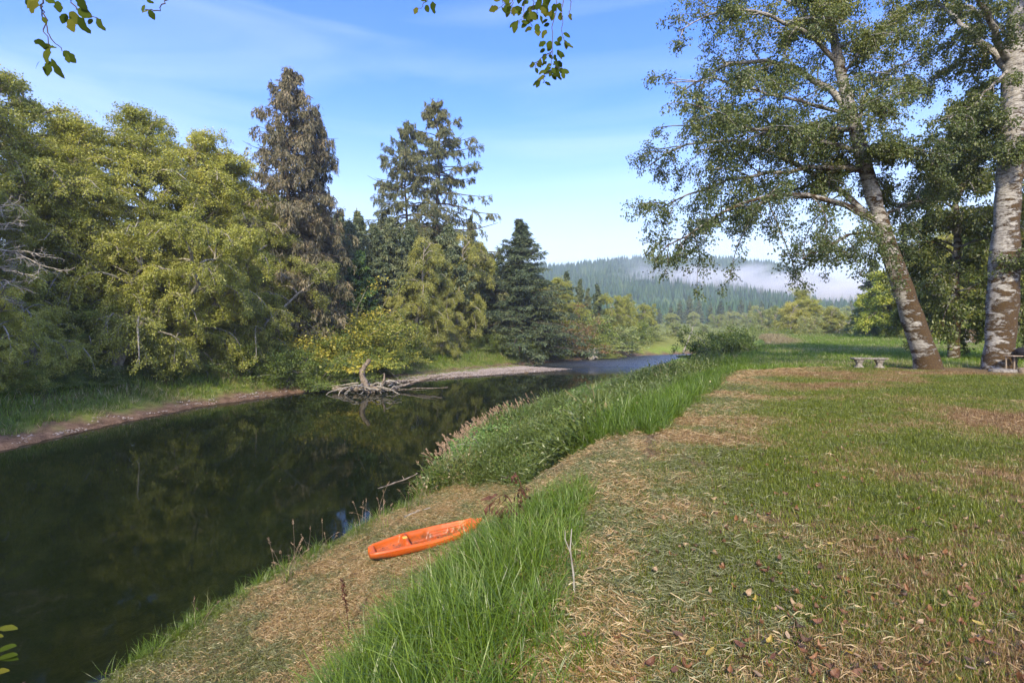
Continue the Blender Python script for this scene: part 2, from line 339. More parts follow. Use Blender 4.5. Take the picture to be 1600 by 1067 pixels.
col[:, 1] = np.where(rz_, smst(20, 26, y+jit), np.where(left, smst(5, 2, dL)*0.7+0.6*smst(104, 116, y), np.where(bz, smst(13, 17, y), 0)))
col[:, 2] = np.where(left, smst(3.5, 6.5, dL)*smst(118, 100, y), 0)
ca = go.data.attributes.new('zone', 'FLOAT_COLOR', 'POINT'); ca.data.foreach_set('color', col.ravel())

# river surface
def watermat():
    m, t, o = newmat('river_water')
    geo = t.nodes.new('ShaderNodeNewGeometry'); pos = geo.outputs['Position']
    s = t.nodes.new('ShaderNodeSeparateXYZ'); t.links.new(pos, s.inputs[0])
    v = t.nodes.new('ShaderNodeMapping'); v.inputs['Scale'].default_value = (1, 1, 1); v.inputs['Rotation'].default_value = (0, 0, 0.5); t.links.new(pos, v.inputs[0])
    n1 = noise(t, 0.9, 3, vec=v.outputs[0], dist=0.8); n2 = noise(t, 5.0, 4, vec=v.outputs[0], dist=0.4)
    far = ramp(t, mth(t, 'DIVIDE', s.outputs['Y'], 120), [(0.5, (0.0, 0.0, 0.0)), (0.66, (1, 1, 1))])
    h = mth(t, 'ADD', mth(t, 'MULTIPLY', n1, 0.5), mth(t, 'MULTIPLY', n2, 0.12))
    b = t.nodes.new('ShaderNodeBump'); b.inputs['Distance'].default_value = 0.02; t.links.new(h, b.inputs['Height'])
    t.links.new(mth(t, 'ADD', 0.13, mth(t, 'MULTIPLY', far, 0.87)), b.inputs['Strength'])
    b2 = t.nodes.new('ShaderNodeBump'); b2.inputs['Distance'].default_value = 0.3; t.links.new(n2, b2.inputs['Height']); t.links.new(far, b2.inputs['Strength']); t.links.new(b.outputs[0], b2.inputs['Normal'])
    fr = t.nodes.new('ShaderNodeFresnel'); t.links.new(mth(t, 'ADD', 1.24, mth(t, 'MULTIPLY', far, 1.0)), fr.inputs['IOR']); t.links.new(b2.outputs[0], fr.inputs['Normal'])
    gl = t.nodes.new('ShaderNodeBsdfGlossy'); t.links.new(mth(t, 'ADD', 0.03, mth(t, 'MULTIPLY', far, 0.32)), gl.inputs['Roughness']); t.links.new(b2.outputs[0], gl.inputs['Normal'])
    silt = noise(t, 0.25, 5, vec=pos)
    d = t.nodes.new('ShaderNodeBsdfDiffuse'); t.links.new(ramp(t, silt, [(0.35, (0.006, 0.011, 0.004)), (0.65, (0.012, 0.020, 0.007))]), d.inputs[0])
    tr = t.nodes.new('ShaderNodeBsdfTransparent'); tr.inputs[0].default_value = (0.45, 0.52, 0.25, 1)
    a = t.nodes.new('ShaderNodeMixShader'); a.inputs[0].default_value = 0.34; t.links.new(d.outputs[0], a.inputs[1]); t.links.new(tr.outputs[0], a.inputs[2])
    c = t.nodes.new('ShaderNodeMixShader'); t.links.new(fr.outputs[0], c.inputs[0]); t.links.new(a.outputs[0], c.inputs[1]); t.links.new(gl.outputs[0], c.inputs[2])
    t.links.new(c.outputs[0], o.inputs[0]); return m
g = Geo(); g.add([(-34, -125, 0), (165, -125, 0), (165, 130, 0), (-34, 130, 0)], [(0, 1, 2, 3)])
tag(g.obj('river', watermat()), kind='structure')

# ------------------------------------------------------------------ hill and its forest
def hillz(x, y):
    px = 800+800*x/np.maximum(y, 300)
    top = np.interp(px, [-800, 300, 700, 860, 950, 1010, 1130, 1210, 1260, 1310, 1360, 1600, 2600], [430, 430, 424, 430, 420, 416, 421, 426, 440, 452, 462, 470, 480])
    H = (515-top)/800*1250
    k = smst(400, 1250, y+60*(fbm(x*0.004, y*0.004, 8)-0.5))
    return 3+H*k+16*(fbm(x*0.007, y*0.005, 12)-0.5)*k*np.clip(1.25-k, 0, 1)*2.4+0.02*np.clip(y-1250, 0, 900)*0
hx = np.linspace(-1500, 1900, 130); hy = np.linspace(380, 1900, 70)
HX, HY = np.meshgrid(hx, hy); HZ = hillz(HX, HY)
HZ[0] = 2; HZ[-1] = 0; HZ[:, 0] = 0; HZ[:, -1] = 0
g = Geo(); i2 = np.arange(HX.size).reshape(HX.shape)
g.add(np.stack([HX, HY, HZ], -1), np.stack([i2[:-1, :-1], i2[:-1, 1:], i2[1:, 1:], i2[1:, :-1]], -1).reshape(-1, 4))
M['hillsoil'] = simple('forest_floor', [(0.3, (0.02, 0.03, 0.012)), (0.7, (0.05, 0.065, 0.025))], 0.05, bmp=0)
tag(g.obj('hill', M['hillsoil'], smooth=True), kind='structure')
rng = np.random.default_rng(5)
N = 26000
yy = 420*(1300/420)**rng.random(N); xx = yy*rng.uniform(-0.35, 1.05, N)
vis = (xx/yy > 0.02) & (xx/yy < 0.78)
keep = (vis & (fbm(xx*0.012, yy*0.02, 55)+rng.random(N)*0.35 > 0.5)) | (rng.random(N) < 0.35)
xx = xx[keep]; yy = yy[keep]; n = len(xx); zz = hillz(xx, yy)-1
hh = rng.uniform(9, 27, n)*(0.75+0.5*fbm(xx*0.01, yy*0.01, 3)); rr = hh*rng.uniform(0.13, 0.2, n)
dec = fbm(xx*0.008, yy*0.012, 77) > 0.60
rr = np.where(dec & (yy < 800), rr*1.8, rr); hh = np.where(dec & (yy < 800), hh*0.62, hh)
tt = np.clip(rng.random(n)*0.6+np.where(dec & (yy < 800), 0.4, 0), 0, 1)
g = Geo(); sides = 6
aa = np.arange(sides)*2*PI/sides
for (z0, z1, rs) in ((0.08, 0.55, 1.0), (0.34, 0.78, 0.72), (0.6, 1.0, 0.46)):
    a0 = aa[None]+rng.uniform(0, 6, (n, 1)); rj = rr[:, None]*rs*rng.uniform(0.6, 1.3, (n, sides))
    ring = np.stack([xx[:, None]+rj*np.cos(a0), yy[:, None]+rj*np.sin(a0), zz[:, None]+hh[:, None]*(z0+rng.uniform(-.04, .06, (n, sides)))], -1)
    apex = np.stack([xx, yy, zz+hh*z1], -1)[:, None]
    Vv = np.concatenate([ring, apex], 1); b = (np.arange(n)*7)[:, None]
    k = np.arange(sides)[None]
    T = np.stack([b+k, b+(k+1) % sides, b+6+0*k], -1).reshape(-1, 3)
    g.add(Vv.reshape(-1, 3), None, T, tint=np.repeat(tt, sides))
M['farwood'] = leafmat('far_wood_foliage', [(0.1, (0.012, 0.03, 0.014)), (0.5, (0.035, 0.062, 0.028)), (0.9, (0.10, 0.12, 0.04))], trans=0.0, gloss=0, nscale=0.01)
fo = g.obj('hill_forest', M['farwood']); tag(fo, 'conifer forest covering the distant hill below the mist', 'forest', kind='stuff')

# ------------------------------------------------------------------ tree growers
def limbcurves(rng, S, D, L, k, droop, wob, up=0.0):
    """m polylines of k points from starts S along D with length L, bending down by droop"""
    m = len(S); P = np.zeros((m, k, 3)); P[:, 0] = S; d = norm(D.copy()); st = (L/(k-1))[:, None]
    for i in range(1, k):
        d = norm(d+rng.normal(0, wob, (m, 3))+np.array([0, 0, 1.])*(up-droop*i/k))
        P[:, i] = P[:, i-1]+d*st
    return P
def interp_poly(P, t):
    k = P.shape[1]; f = t*(k-1); i = np.minimum(f.astype(int), k-2); w = (f-i)[..., None]
    r = np.arange(P.shape[0])
    r = r.reshape((-1,)+(1,)*(t.ndim-1))
    return P[r, i]*(1-w)+P[r, i+1]*w, norm(P[r, i+1]-P[r, i])
def side(rng, P, L, n2, tmin, ratio, k, droop, wob, flat=0.35, angle=0.9):
    """children of every polyline in P"""
    m = P.shape[0]; t = np.sort(rng.uniform(tmin, 1, (m, n2)), 1); s, d = interp_poly(P, t)
    sd = norm(np.cross(d, [0, 0, 1.])+1e-6); sgn = np.where((np.arange(n2)[None, :, None]+rng.integers(0, 2, (m, 1, 1))) % 2, 1, -1)
    nd = d*math.cos(angle)+sd*sgn*math.sin(angle)+rng.normal(0, flat, d.shape)
    l = (L[:, None]*ratio*(1.1-0.65*t)*rng.uniform(0.6, 1.3, (m, n2)))
    return limbcurves(rng, s.reshape(-1, 3), nd.reshape(-1, 3), l.ravel(), k, droop, wob), l.ravel()
def scatter(rng, Ps, n, jit):
    """random points along a set of polylines lists [(P, weight)]"""
    segs0 = []; segs1 = []
    for P in Ps: segs0.append(P[:, :-1].reshape(-1, 3)); segs1.append(P[:, 1:].reshape(-1, 3))
    a = np.vstack(segs0); b = np.vstack(segs1); l = np.linalg.norm(b-a, axis=1); p = l/l.sum()
    i = rng.choice(len(a), n, p=p); t = rng.random((n, 1)); q = a[i]*(1-t)+b[i]*t
    return q+rng.normal(0, jit, (n, 3)), norm(b[i]-a[i])
def broadleaf(seed, H, spread, leafmt, barkmt, nleaf=40000, leaf=0.14, h0=0.12, nl=46, droop=0.5, tr=0.22, prof=None, jit=0.16, name='alder_tree', n2=9, up=0.35, stems=1, flat=0.55, n3=4):
    rng = np.random.default_rng(seed)
    prof = prof or (lambda u: np.interp(u, [0, .15, .4, .75, 1], [0.8, 1.0, 1.0, 0.85, 0.5]))
    gt = Geo(); gc = Geo(); allL = []
    for sidx in range(stems):
        k = 12; u = np.linspace(0, 1, k); lean = rng.normal(0, 0.05, 2)*H if stems == 1 else rng.normal(0, 0.22, 2)*H
        T = np.stack([lean[0]*u**1.5+rng.normal(0, 0.02*H, k)*u, lean[1]*u**1.5+rng.normal(0, 0.02*H, k)*u, u*H*0.93], 1)
        T[0, :2] = rng.normal(0, 0.3, 2) if stems > 1 else 0
        T[0, 2] = -0.4
        tubes(gt, T, tr*(1-0.85*u)+0.02, 7)
        m = nl//stems; uu = h0+(1-h0)*((np.arange(m)+rng.random(m))/m)**0.9
        S, _ = interp_poly(T[None], uu[None]*0.98); S = S[0]
        az = np.arange(m)*2.4+rng.uniform(-.4, .4, m); v = (uu-h0)/(1-h0)
        L = spread*prof(v)*rng.uniform(0.55, 1.25, m)
        e = np.interp(v, [0, .5, 1], [0.25, 0.6, 1.25])
        D = np.stack([np.cos(az)*np.cos(e), np.sin(az)*np.cos(e), np.sin(e)], 1)
        P = limbcurves(rng, S, D, L, 9, droop, 0.10, up=0.0)
        rr = (0.02+0.016*L)[:, None]*np.linspace(1, 0.25, 9)[None]
        tubes(gt, P, rr, 5)
        allL.append((P, L))
    P = np.vstack([a for a, _ in allL]); L = np.concatenate([b for _, b in allL])
    P2, L2 = side(rng, P, L, n2, 0.22, 0.45, 6, droop*0.7, 0.14)
    tubes(gc, P2, 0.022*np.linspace(1, .4, 6)[None]*np.ones((len(P2), 1)), 3, mat=1)
    P3, L3 = side(rng, P2, L2, n3, 0.2, 0.5, 4, droop*0.6, 0.15, flat=0.5)
    tubes(gc, P3, 0.009*np.linspace(1, .4, 4)[None]*np.ones((len(P3), 1)), 3, mat=1)
    Q, D = scatter(rng, [P3, P3, P2], nleaf, jit)
    cl = vnoise(Q[:, 0]*0.9+Q[:, 2]*0.5, Q[:, 1]*0.9+Q[:, 2]*0.8, seed)
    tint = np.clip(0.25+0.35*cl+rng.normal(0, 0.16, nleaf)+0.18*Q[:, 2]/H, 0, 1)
    leaves(gc, rng, Q, D+np.array([0, 0, -0.25]), leaf, flat=flat, tint=tint)
    root = empty(name)
    kids = [gt.obj('trunk', [barkmt], root, True), gc.obj('crown', [leafmt, barkmt], root)]
    return root, kids
def conifer(seed, H, spread, leafmt, name='spruce_tree', nc=26000, card=0.42, nb=150, h0=0.12, droop=0.55, hang=0.8, prof=None, tr=0.35, ratio=0.30, lv=(0.55, 1.18), top2=False, bare=0.0, wid=0.2, gap=0.0, lev=0.1):
    rng = np.random.default_rng(seed)
    prof = prof or (lambda v: np.interp(v, [0, .12, .5, .85, 1], [0.75, 1.0, 0.66, 0.25, 0.05]))
    gt = Geo(); gc = Geo(); k = 14; u = np.linspace(0, 1, k)
    T = np.stack([rng.normal(0, 0.01*H, k)*u, rng.normal(0, 0.01*H, k)*u, u*H], 1); T[0, 2] = -0.5
    tubes(gt, T, tr*(1-0.93*u)+0.012, 8)
    v = np.sort(rng.random(nb)); v = (v+np.linspace(0, 1, nb))/2; uu = h0+(1-h0)*v
    S, _ = interp_poly(T[None], uu[None]*0.995); S = S[0]
    az = np.arange(nb)*2.399+rng.uniform(-.6, .6, nb)
    L = spread*prof(v)*rng.uniform(lv[0], lv[1], nb); e = np.interp(v, [0, .6, 1], [lev-0.1, lev+0.1, 0.9])
    D = np.stack([np.cos(az)*np.cos(e), np.sin(az)*np.cos(e), np.sin(e)], 1)
    kk = 7; P = np.zeros((nb, kk, 3)); P[:, 0] = S; st = (L/(kk-1))[:, None]; d = D.copy()
    for i in range(1, kk):
        bend = -droop*0.5 if i < 4 else droop*0.35
        d = norm(d+np.array([0, 0, 1.])*bend*0.5+rng.normal(0, 0.05, (nb, 3))); P[:, i] = P[:, i-1]+d*st
    tubes(gt, P, (0.015+0.012*L)[:, None]*np.linspace(1, .2, kk)[None], 4)
    P2, L2 = side(rng, P, np.maximum(L, 0.22), 9, 0.12, ratio, 4, droop*0.8, 0.08, flat=0.12, angle=0.8)
    P3, L3 = side(rng, P2, L2, 3, 0.1, 0.55, 3, 0.2, 0.1, flat=0.3)
    P3[..., 2] -= hang*np.linspace(0, 1, 3)[None]*(0.25+0.5*rng.random((len(P3), 1)))
    Q, DD = scatter(rng, [P2, P3, P3], nc, 0.05)
    tint = np.clip(0.3+0.35*vnoise(Q[:, 0]+Q[:, 2]*.5, Q[:, 1]+Q[:, 2], seed)+rng.normal(0, 0.18, nc), 0, 1)
    leaves(gc, rng, Q, DD*1.0+np.array([0, 0, -hang*0.7]), card, aspect=wid, flat=0.2, tint=tint, fold=0.03)
    root = empty(name)
    return root, [gt.obj('trunk', [M['dark_bark']], root, True), gc.obj('crown', [leafmt], root)]
def shrub(seed, H, spread, leafmt, name='shrub', nleaf=14000, leaf=0.13, jit=0.12, arch=0.9):
    rng = np.random.default_rng(seed); m = 46; az = rng.uniform(0, 2*PI, m); e = np.arcsin(rng.uniform(0.12, 1, m))
    D = np.stack([np.cos(az)*np.cos(e), np.sin(az)*np.cos(e), np.sin(e)], 1)
    S = rng.normal(0, 0.15, (m, 3))*spread*np.array([1, 1, 0.0])+np.array([0, 0, -0.1])
    L = rng.uniform(0.75, 1.2, m)*np.hypot(np.cos(e)*spread, np.sin(e)*H)*1.08
    P = limbcurves(rng, S, D, L, 8, 0.28*arch, 0.10)
    gt = Geo(); gc = Geo(); tubes(gt, P, 0.03*np.linspace(1, .2, 8)[None]*np.ones((m, 1)), 4)
    P2, L2 = side(rng, P, L, 8, 0.25, 0.38, 5, 0.3, 0.15, flat=0.5)
    P3, L3 = side(rng, P2, L2, 3, 0.2, 0.5, 3, 0.2, 0.15, flat=0.5)
    Q, DD = scatter(rng, [P2, P3, P3], nleaf, jit); Q[:, 2] = np.maximum(Q[:, 2], 0.02)
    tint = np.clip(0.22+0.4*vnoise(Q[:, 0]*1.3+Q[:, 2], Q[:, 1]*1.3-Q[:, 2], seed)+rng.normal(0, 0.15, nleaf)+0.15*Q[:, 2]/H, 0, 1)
    leaves(gc, rng, Q, DD+np.array([0, 0, -0.2]), leaf, flat=0.5, tint=tint)
    root = empty(name)
    return root, [gt.obj('stem', [M['bark']], root, True), gc.obj('crown', [leafmt], root)]

PLANTED = {}
def plant(proto, px, Y, top, label, cat, group=None, rz=None, wide=1.0, X=None, sink=0.0, base_h=None):
    """stand a copy of proto on the ground at distance Y, scaled so its top reaches the height the photograph shows"""
    key, H0 = proto[2], proto[3]
    x = (px-800)/800*Y if X is None else X
    z = gz1(x, Y)-sink; H = CAMZ+(515-top)/800*Y-z; s = H/H0
    rz = random.uniform(0, 6.28) if rz is None else rz
    if key not in PLANTED:
        PLANTED[key] = 1; r = proto[0]; r.location = (x, Y, z); r.rotation_euler = (0, 0, rz); r.scale = (s*wide, s*wide, s)
    else: r = copy_thing(proto[0], proto[1], (x, Y, z), rz, (s*wide, s*wide, s))
    return tag(r, label, cat, group)
random.seed(3)
def P_(t, key, H): return (t[0], t[1], key, H)
AL1 = P_(broadleaf(1, 18, 5.2, M['alder'], M['bark'], 125000, 0.12, h0=0.10, nl=80, droop=0.42, n2=12, jit=0.13), 'al1', 18)
AL2 = P_(broadleaf(2, 17, 4.8, M['alder'], M['bark'], 105000, 0.125, h0=0.08, nl=76, droop=0.5, stems=2, n2=12, jit=0.13), 'al2', 17)
AL3 = P_(broadleaf(3, 10, 4.2, M['alder'], M['bark'], 80000, 0.115, h0=0.06, nl=48, droop=0.8, stems=3, up=0.2, jit=0.12), 'al3', 10)
YA = P_(broadleaf(4, 13, 4.4, M['yellow_alder'], M['bark'], 66000, 0.13, h0=0.12, nl=40, droop=0.85, stems=2, jit=0.15), 'ya', 13)
MP = P_(broadleaf(5, 14, 5.0, M['maple'], M['bark'], 36000, 0.22, h0=0.15, nl=44, droop=0.45, name='maple_tree'), 'mp', 14)
WI = P_(broadleaf(6, 9, 4.6, M['willow'], M['bark'], 26000, 0.2, h0=0.04, nl=44, droop=0.7, stems=3, jit=0.2, name='willow_tree'), 'wi', 9)
UN = P_(broadleaf(7, 6, 3.2, M['shade'], M['bark'], 60000, 0.105, h0=0.03, nl=50, droop=0.45, stems=3, jit=0.11), 'un', 6)
SP1 = P_(conifer(11, 30, 5.6, M['tan_spruce'], nc=64000, card=0.42, nb=220, h0=0.10, droop=0.7, hang=1.1, prof=lambda v: np.interp(v, [0, .1, .35, .6, .85, 1], [.8, 1, .95, .8, .5, .12])), 'sp1', 30)
SP2 = P_(conifer(12, 28, 8.0, M['spruce'], nc=90000, card=0.34, nb=104, h0=0.10, droop=0.55, hang=0.7, ratio=0.27, lv=(0.7, 1.2), prof=lambda v: np.interp(v, [0, .2, .5, .75, .9, 1], [.95, 1, .86, .6, .28, .05]), lev=0.12), 'sp2', 28)
SP3 = P_(conifer(13, 20, 5.4, M['fir'], nc=56000, card=0.36, nb=260, h0=0.03, droop=0.45, hang=0.45, prof=lambda v: np.interp(v, [0, .08, .5, 1], [.85, 1, .58, .04])), 'sp3', 20)
SP4 = P_(conifer(14, 18, 3.8, M['fir'], nc=18000, card=0.6, nb=90, h0=0.05, droop=0.4, hang=0.4, wid=0.3), 'sp4', 18)
DK = P_(conifer(15, 20, 4.2, M['fir'], nc=24000, card=0.55, nb=90, h0=0.42, droop=0.4, hang=0.5, wid=0.3, tr=0.2), 'dk', 20)
SAP = P_(conifer(16, 8, 2.4, M['sapling'], name='hemlock_sapling', nc=15000, card=0.22, nb=70, h0=0.1, droop=0.3, hang=0.3, wid=0.4, tr=0.07), 'sap', 8)
SH1 = P_(shrub(21, 3.2, 2.6, M['shade'], nleaf=22000, leaf=0.105), 'sh1', 3.2)
SH2 = P_(shrub(22, 2.6, 2.8, M['shade'], leaf=0.09, nleaf=24000), 'sh2', 2.6)
SH3 = P_(shrub(23, 3.0, 2.4, M['gold'], nleaf=24000, leaf=0.095), 'sh3', 3.0)
SH4 = P_(shrub(24, 3.6, 2.4, M['red'], nleaf=11000), 'sh4', 3.6)
SH5 = P_(shrub(25, 3.6, 3.4, M['willow'], nleaf=13000, leaf=0.16), 'sh5', 3.6)

GL = 'trees along the far river bank'
# main alder wall on the left
plant(AL1, -130, 34, 60, 'tallest green alder, cut off by the left edge of the frame', 'tree', GL, wide=1.0)
plant(AL2, 20, 35, 88, 'tall alder leaning in at the upper left, behind the yellow-green crowns', 'tree', GL)
plant(AL2, -60, 31, 250, 'mid-height alder at the left edge above the dead white branches', 'tree', GL)
plant(AL1, 120, 38, 185, 'yellow-green alder whose dome tops the left half of the alder wall', 'tree', GL, wide=1.05)
plant(AL1, 225, 43, 168, 'broad alder with a dark green tip at the middle of the alder wall', 'tree', GL, wide=1.1)
plant(AL2, 300, 46, 205, 'alder with wispy top twigs right of the broad dark-tipped one', 'tree', GL, wide=1.1)
plant(AL1, 365, 48, 250, 'bright yellow-green alder stepping down towards the brown spruce', 'tree', GL, wide=1.0)
plant(AL2, 425, 51, 300, 'last alder of the wall, in front of the foot of the brown spruce', 'tree', GL, wide=0.9)
plant(AL3, 180, 36, 330, 'low arching alder hanging over the bank below the main dome', 'tree', GL, wide=1.0)
plant(AL3, 375, 45, 400, 'light green drooping alder that overhangs the dark hollow by the water', 'tree', GL, wide=1.1)
plant(AL3, 290, 41, 360, 'drooping alder with bare grey twigs in the middle of the wall', 'tree', GL, wide=1.0)
plant(AL3, 60, 31, 420, 'small spreading alder over the shrubs at the left edge', 'tree', GL, wide=1.15)
plant(AL3, -20, 28, 440, 'low bushy alder with slanting pale stems at the far left', 'tree', GL, wide=1.1)
plant(AL2, 80, 44, 190, 'alder crown filling the gap behind the left domes', 'tree', GL)
plant(AL1, 330, 50, 260, 'alder standing back between the wall and the brown spruce', 'tree', GL)
for px, Y_, tp, w, lb in ((10, 32.5, 462, 1.2, 'bushy young alder at the left edge behind the leftmost shrubs'), (105, 35, 478, 1.3, 'bushy young alder behind the round shrub at far left'), (255, 42, 492, 1.2, 'young alder filling the hollow under the drooping crowns'), (335, 47, 490, 1.2, 'young alder at the foot of the light green drooping one'), (405, 50, 455, 1.1, 'young alder left of the tall bankside shrubs'), (470, 54, 452, 1.1, 'young alder below the tallest spruce')):
    plant(UN, px, Y_, tp, lb, 'tree', GL, wide=w)
# outside the frame, made tall to darken the river's reflection; seen from the side
for (X_, Y_, s_) in ((-30, 14, 20), (-29, 5, 18), (-34, 22, 22)):
    r = copy_thing(AL1[0], AL1[1], (X_, Y_, gz1(X_, Y_)), random.uniform(0, 6), (s_/18,)*3)
    tag(r, 'unseen upstream alder, made tall for a dark reflection, %s' % {14: 'nearest the leftmost shrubs', 5: 'straight across from the viewer', 22: 'standing back behind the leftmost alders'}[Y_], 'tree', 'unseen alders upstream outside the frame')
# spruces
plant(SP1, 448, 52, 108, 'tallest spruce, browned and shaggy with a narrow forked top', 'spruce tree', GL, wide=1.15)
plant(SP1, 492, 56, 168, 'shorter brown spruce pressed against the right side of the tallest', 'spruce tree', GL, wide=0.75)
plant(SP2, 684, 82, 155, 'open-branched spruce with long level arms reaching right over the bank', 'spruce tree', GL, rz=0.4, wide=0.95)
plant(SP2, 634, 80, 186, 'shorter twin of the open-branched spruce, on its left', 'spruce tree', GL, rz=2.9, wide=0.8)
plant(SP3, 735, 90, 335, 'small dark spruce peeping out right of the open-branched twins', 'spruce tree', GL, wide=0.7)
plant(SP3, 814, 84, 343, 'dense conical spruce standing alone against the sky above the bend', 'spruce tree', GL, wide=2.0)
DKL = {470: 'front row, under the right half of the tallest spruce', 515: 'front row, left of the bright young hemlocks', 548: 'front row, directly behind the young hemlocks', 585: 'front row, just right of the young hemlocks', 610: 'front row, behind the left edge of the pale yellow alder', 560: 'second row, behind the young hemlocks', 500: 'second row, right of the tallest spruce', 445: 'second row, hidden behind the foot of the tallest spruce', 640: 'second row, behind the pale yellow alder', 700: 'second row, behind the olive-yellow alder', 420: 'second row, left of the tallest spruce', 600: 'back row, in the gap left of the open-branched twins', 680: 'back row, behind the open-branched twins', 530: 'back row, in the sky gap right of the brown spruces', 750: 'back row, right of the open-branched twins'}
for px, Y_, tp, w in ((470, 60, 330, 1), (515, 63, 350, 1), (548, 66, 345, .9), (585, 66, 350, 1), (610, 68, 338, 1), (560, 74, 330, 1), (500, 74, 320, 1), (445, 68, 330, 1), (640, 72, 350, 1.1), (700, 74, 350, 1.1), (420, 70, 320, 1.2), (600, 85, 340, 1.2), (680, 86, 350, 1.3), (530, 86, 330, 1.3), (750, 84, 380, 1.3)):
    plant(DK, px, Y_, tp, 'dark bare-trunked conifer, %s' % DKL[px], 'conifer', 'dark wood between the two big spruces', wide=w)
plant(SAP, 562, 62, 392, 'bright green young hemlock in front of the dark wood', 'tree', GL, wide=1.2)
plant(SAP, 530, 60, 424, 'smaller bright green sapling left of the young hemlock', 'tree', GL, wide=1.0)
# yellow alders right of the dark wood
plant(YA, 648, 67, 368, 'pale yellow alder with bare pale limbs, in front of the dark wood', 'tree', GL, wide=0.95)
plant(YA, 712, 76, 366, 'tallest olive-yellow alder, drooping to the bank below the open spruce', 'tree', GL, wide=0.95)
plant(YA, 690, 69, 440, 'lower drooping yellow alder between the two taller ones', 'tree', GL, wide=1.0)
plant(YA, 620, 63, 460, 'ragged yellow alder leaning over the driftwood', 'tree', GL, wide=0.8)
plant(MP, 768, 86, 400, 'dark green maple squeezed between the yellow alder and the conical spruce', 'tree', GL, wide=0.8)
plant(AL1, 765, 96, 425, 'green alder crown behind the maple', 'tree', GL)
# row running off downstream
plant(AL2, 868, 98, 432, 'light green alder behind the right shoulder of the conical spruce', 'tree', GL, wide=1.2)
plant(SP4, 885, 104, 424, 'dark conifer first in line right of the conical spruce', 'conifer', GL)
plant(SP4, 905, 108, 436, 'second dark conifer downstream of the conical spruce', 'conifer', GL, wide=.9)
plant(SP4, 934, 114, 444, 'small pointed conifer standing on its own above the downstream shrubs', 'conifer', GL, wide=1.1)
plant(SP4, 918, 118, 450, 'narrow conifer between the second dark one and the small pointed one', 'conifer', GL)
plant(AL3, 950, 110, 462, 'green alder over the downstream shrubs', 'tree', GL)
plant(AL1, 975, 118, 464, 'yellowish alder at the downstream end of the wooded bank', 'tree', GL, wide=1.3)
plant(AL3, 995, 126, 476, 'last low alder of the wooded bank above the far water', 'tree', GL, wide=1.1)
plant(SP4, 1018, 140, 484, 'dark rounded conifer where the wooded bank runs out', 'conifer', GL, wide=2.0)
plant(AL2, 905, 103, 470, 'olive alder halfway down the slope below the two dark conifers', 'tree', GL, wide=1.3)
plant(AL1, 840, 102, 440, 'alder crown behind the conical spruce', 'tree', GL, wide=1.2)
GS = 'shrubs along the far bank'
shr = [
 (SH1, 20, 29, 560, 'dark green shrub at the left edge above the mud'), (SH2, 95, 31.5, 575, 'dense dark shrub right of the leftmost one'),
 (SH1, 160, 34, 560, 'broad dark shrub under the low arching alder'), (SH2, 235, 38, 566, 'low leafy shrub under the drooping alders'),
 (SH1, 300, 42.5, 555, 'dark shrub in the hollow below the light green alder'), (SH2, 360, 44, 562, 'small dark shrub at the back of the grassy bank'),
 (SH1, 425, 46, 520, 'tall mid-green shrub right of the light green alder'), (SH1, 470, 50, 500, 'tall green shrub left of the yellow ones'),
 (SH2, 490, 46.5, 545, 'round green shrub with white specks near the waterline'), (SH3, 520, 54, 466, 'golden shrub brightest of the bank, left one'),
 (SH3, 562, 57, 470, 'golden shrub with orange top right of the brightest'), (SH3, 596, 60, 497, 'olive-gold shrub above the upright root'),
 (SH1, 540, 52, 540, 'green shrub in front of the golden ones'), (SH2, 590, 56, 540, 'green shrub directly behind the driftwood'),
 (SH1, 640, 65, 520, 'shaded shrub beneath the ragged yellow alder'), (SH2, 690, 71, 530, 'dark shrub beneath the drooping yellow alders'),
 (SH1, 740, 78, 515, 'green shrub on the slope right of the yellow alders'), (SH2, 775, 80, 520, 'low green shrub sloping down to the gravel bar'),
 (SH1, 800, 83, 505, 'green shrub at the foot of the conical spruce'), (SH2, 830, 84, 535, 'yellowish shrub in front of the conical spruce'),
 (SH1, 845, 88, 510, 'shrub at the right foot of the conical spruce'), (SH4, 882, 94, 490, 'reddish brown shrub on the slope'),
 (SH3, 868, 88, 540, 'small yellow shrub at the water beyond the gravel bar'), (SH1, 905, 97, 512, 'green shrub right of the reddish one'),
 (SH5, 935, 103, 500, 'pale olive shrub halfway downstream'), (SH2, 925, 96, 530, 'low green shrub above the bleached snag'),
 (SH1, 965, 107, 508, 'dark green shrub downstream of the pale olive one'), (SH5, 950, 101, 538, 'pale shrub at the water near the bleached snag'),
 (SH3, 985, 110, 530, 'yellow-green shrub near the far water'), (SH5, 1010, 122, 512, 'pale willow shrub at the river bend'),
 (SH2, 1010, 118, 535, 'low green shrub at the river bend'), (SH1, 900, 101, 478, 'green shrub high on the slope left of the two dark conifers'), (SH5, 925, 106, 480, 'pale shrub high on the downstream slope'), (SH3, 950, 112, 492, 'yellowish shrub midway down the downstream slope'), (SH1, 980, 117, 490, 'green shrub high near the end of the wooded bank'), (SH5, 1000, 122, 500, 'pale shrub below the last low alder'),
 (SH5, 1022, 124, 528, 'pale shrub on the outer bank of the bend, leftmost there'), (SH1, 1048, 126, 531, 'green shrub on the outer bank of the bend'), (SH3, 1062, 128, 526, 'yellowish shrub just left of the bleached leaning tree'), (SH5, 1032, 137, 518, 'pale shrub standing back behind the outer bank of the bend'),
 (SH5, 1040, 130, 515, 'rounded willow shrub behind the river bend'),
]
for p, px, Y_, tp, lb in shr: plant(p, px, Y_, tp, lb, 'shrub', GS, wide=random.uniform(1.05, 1.35))
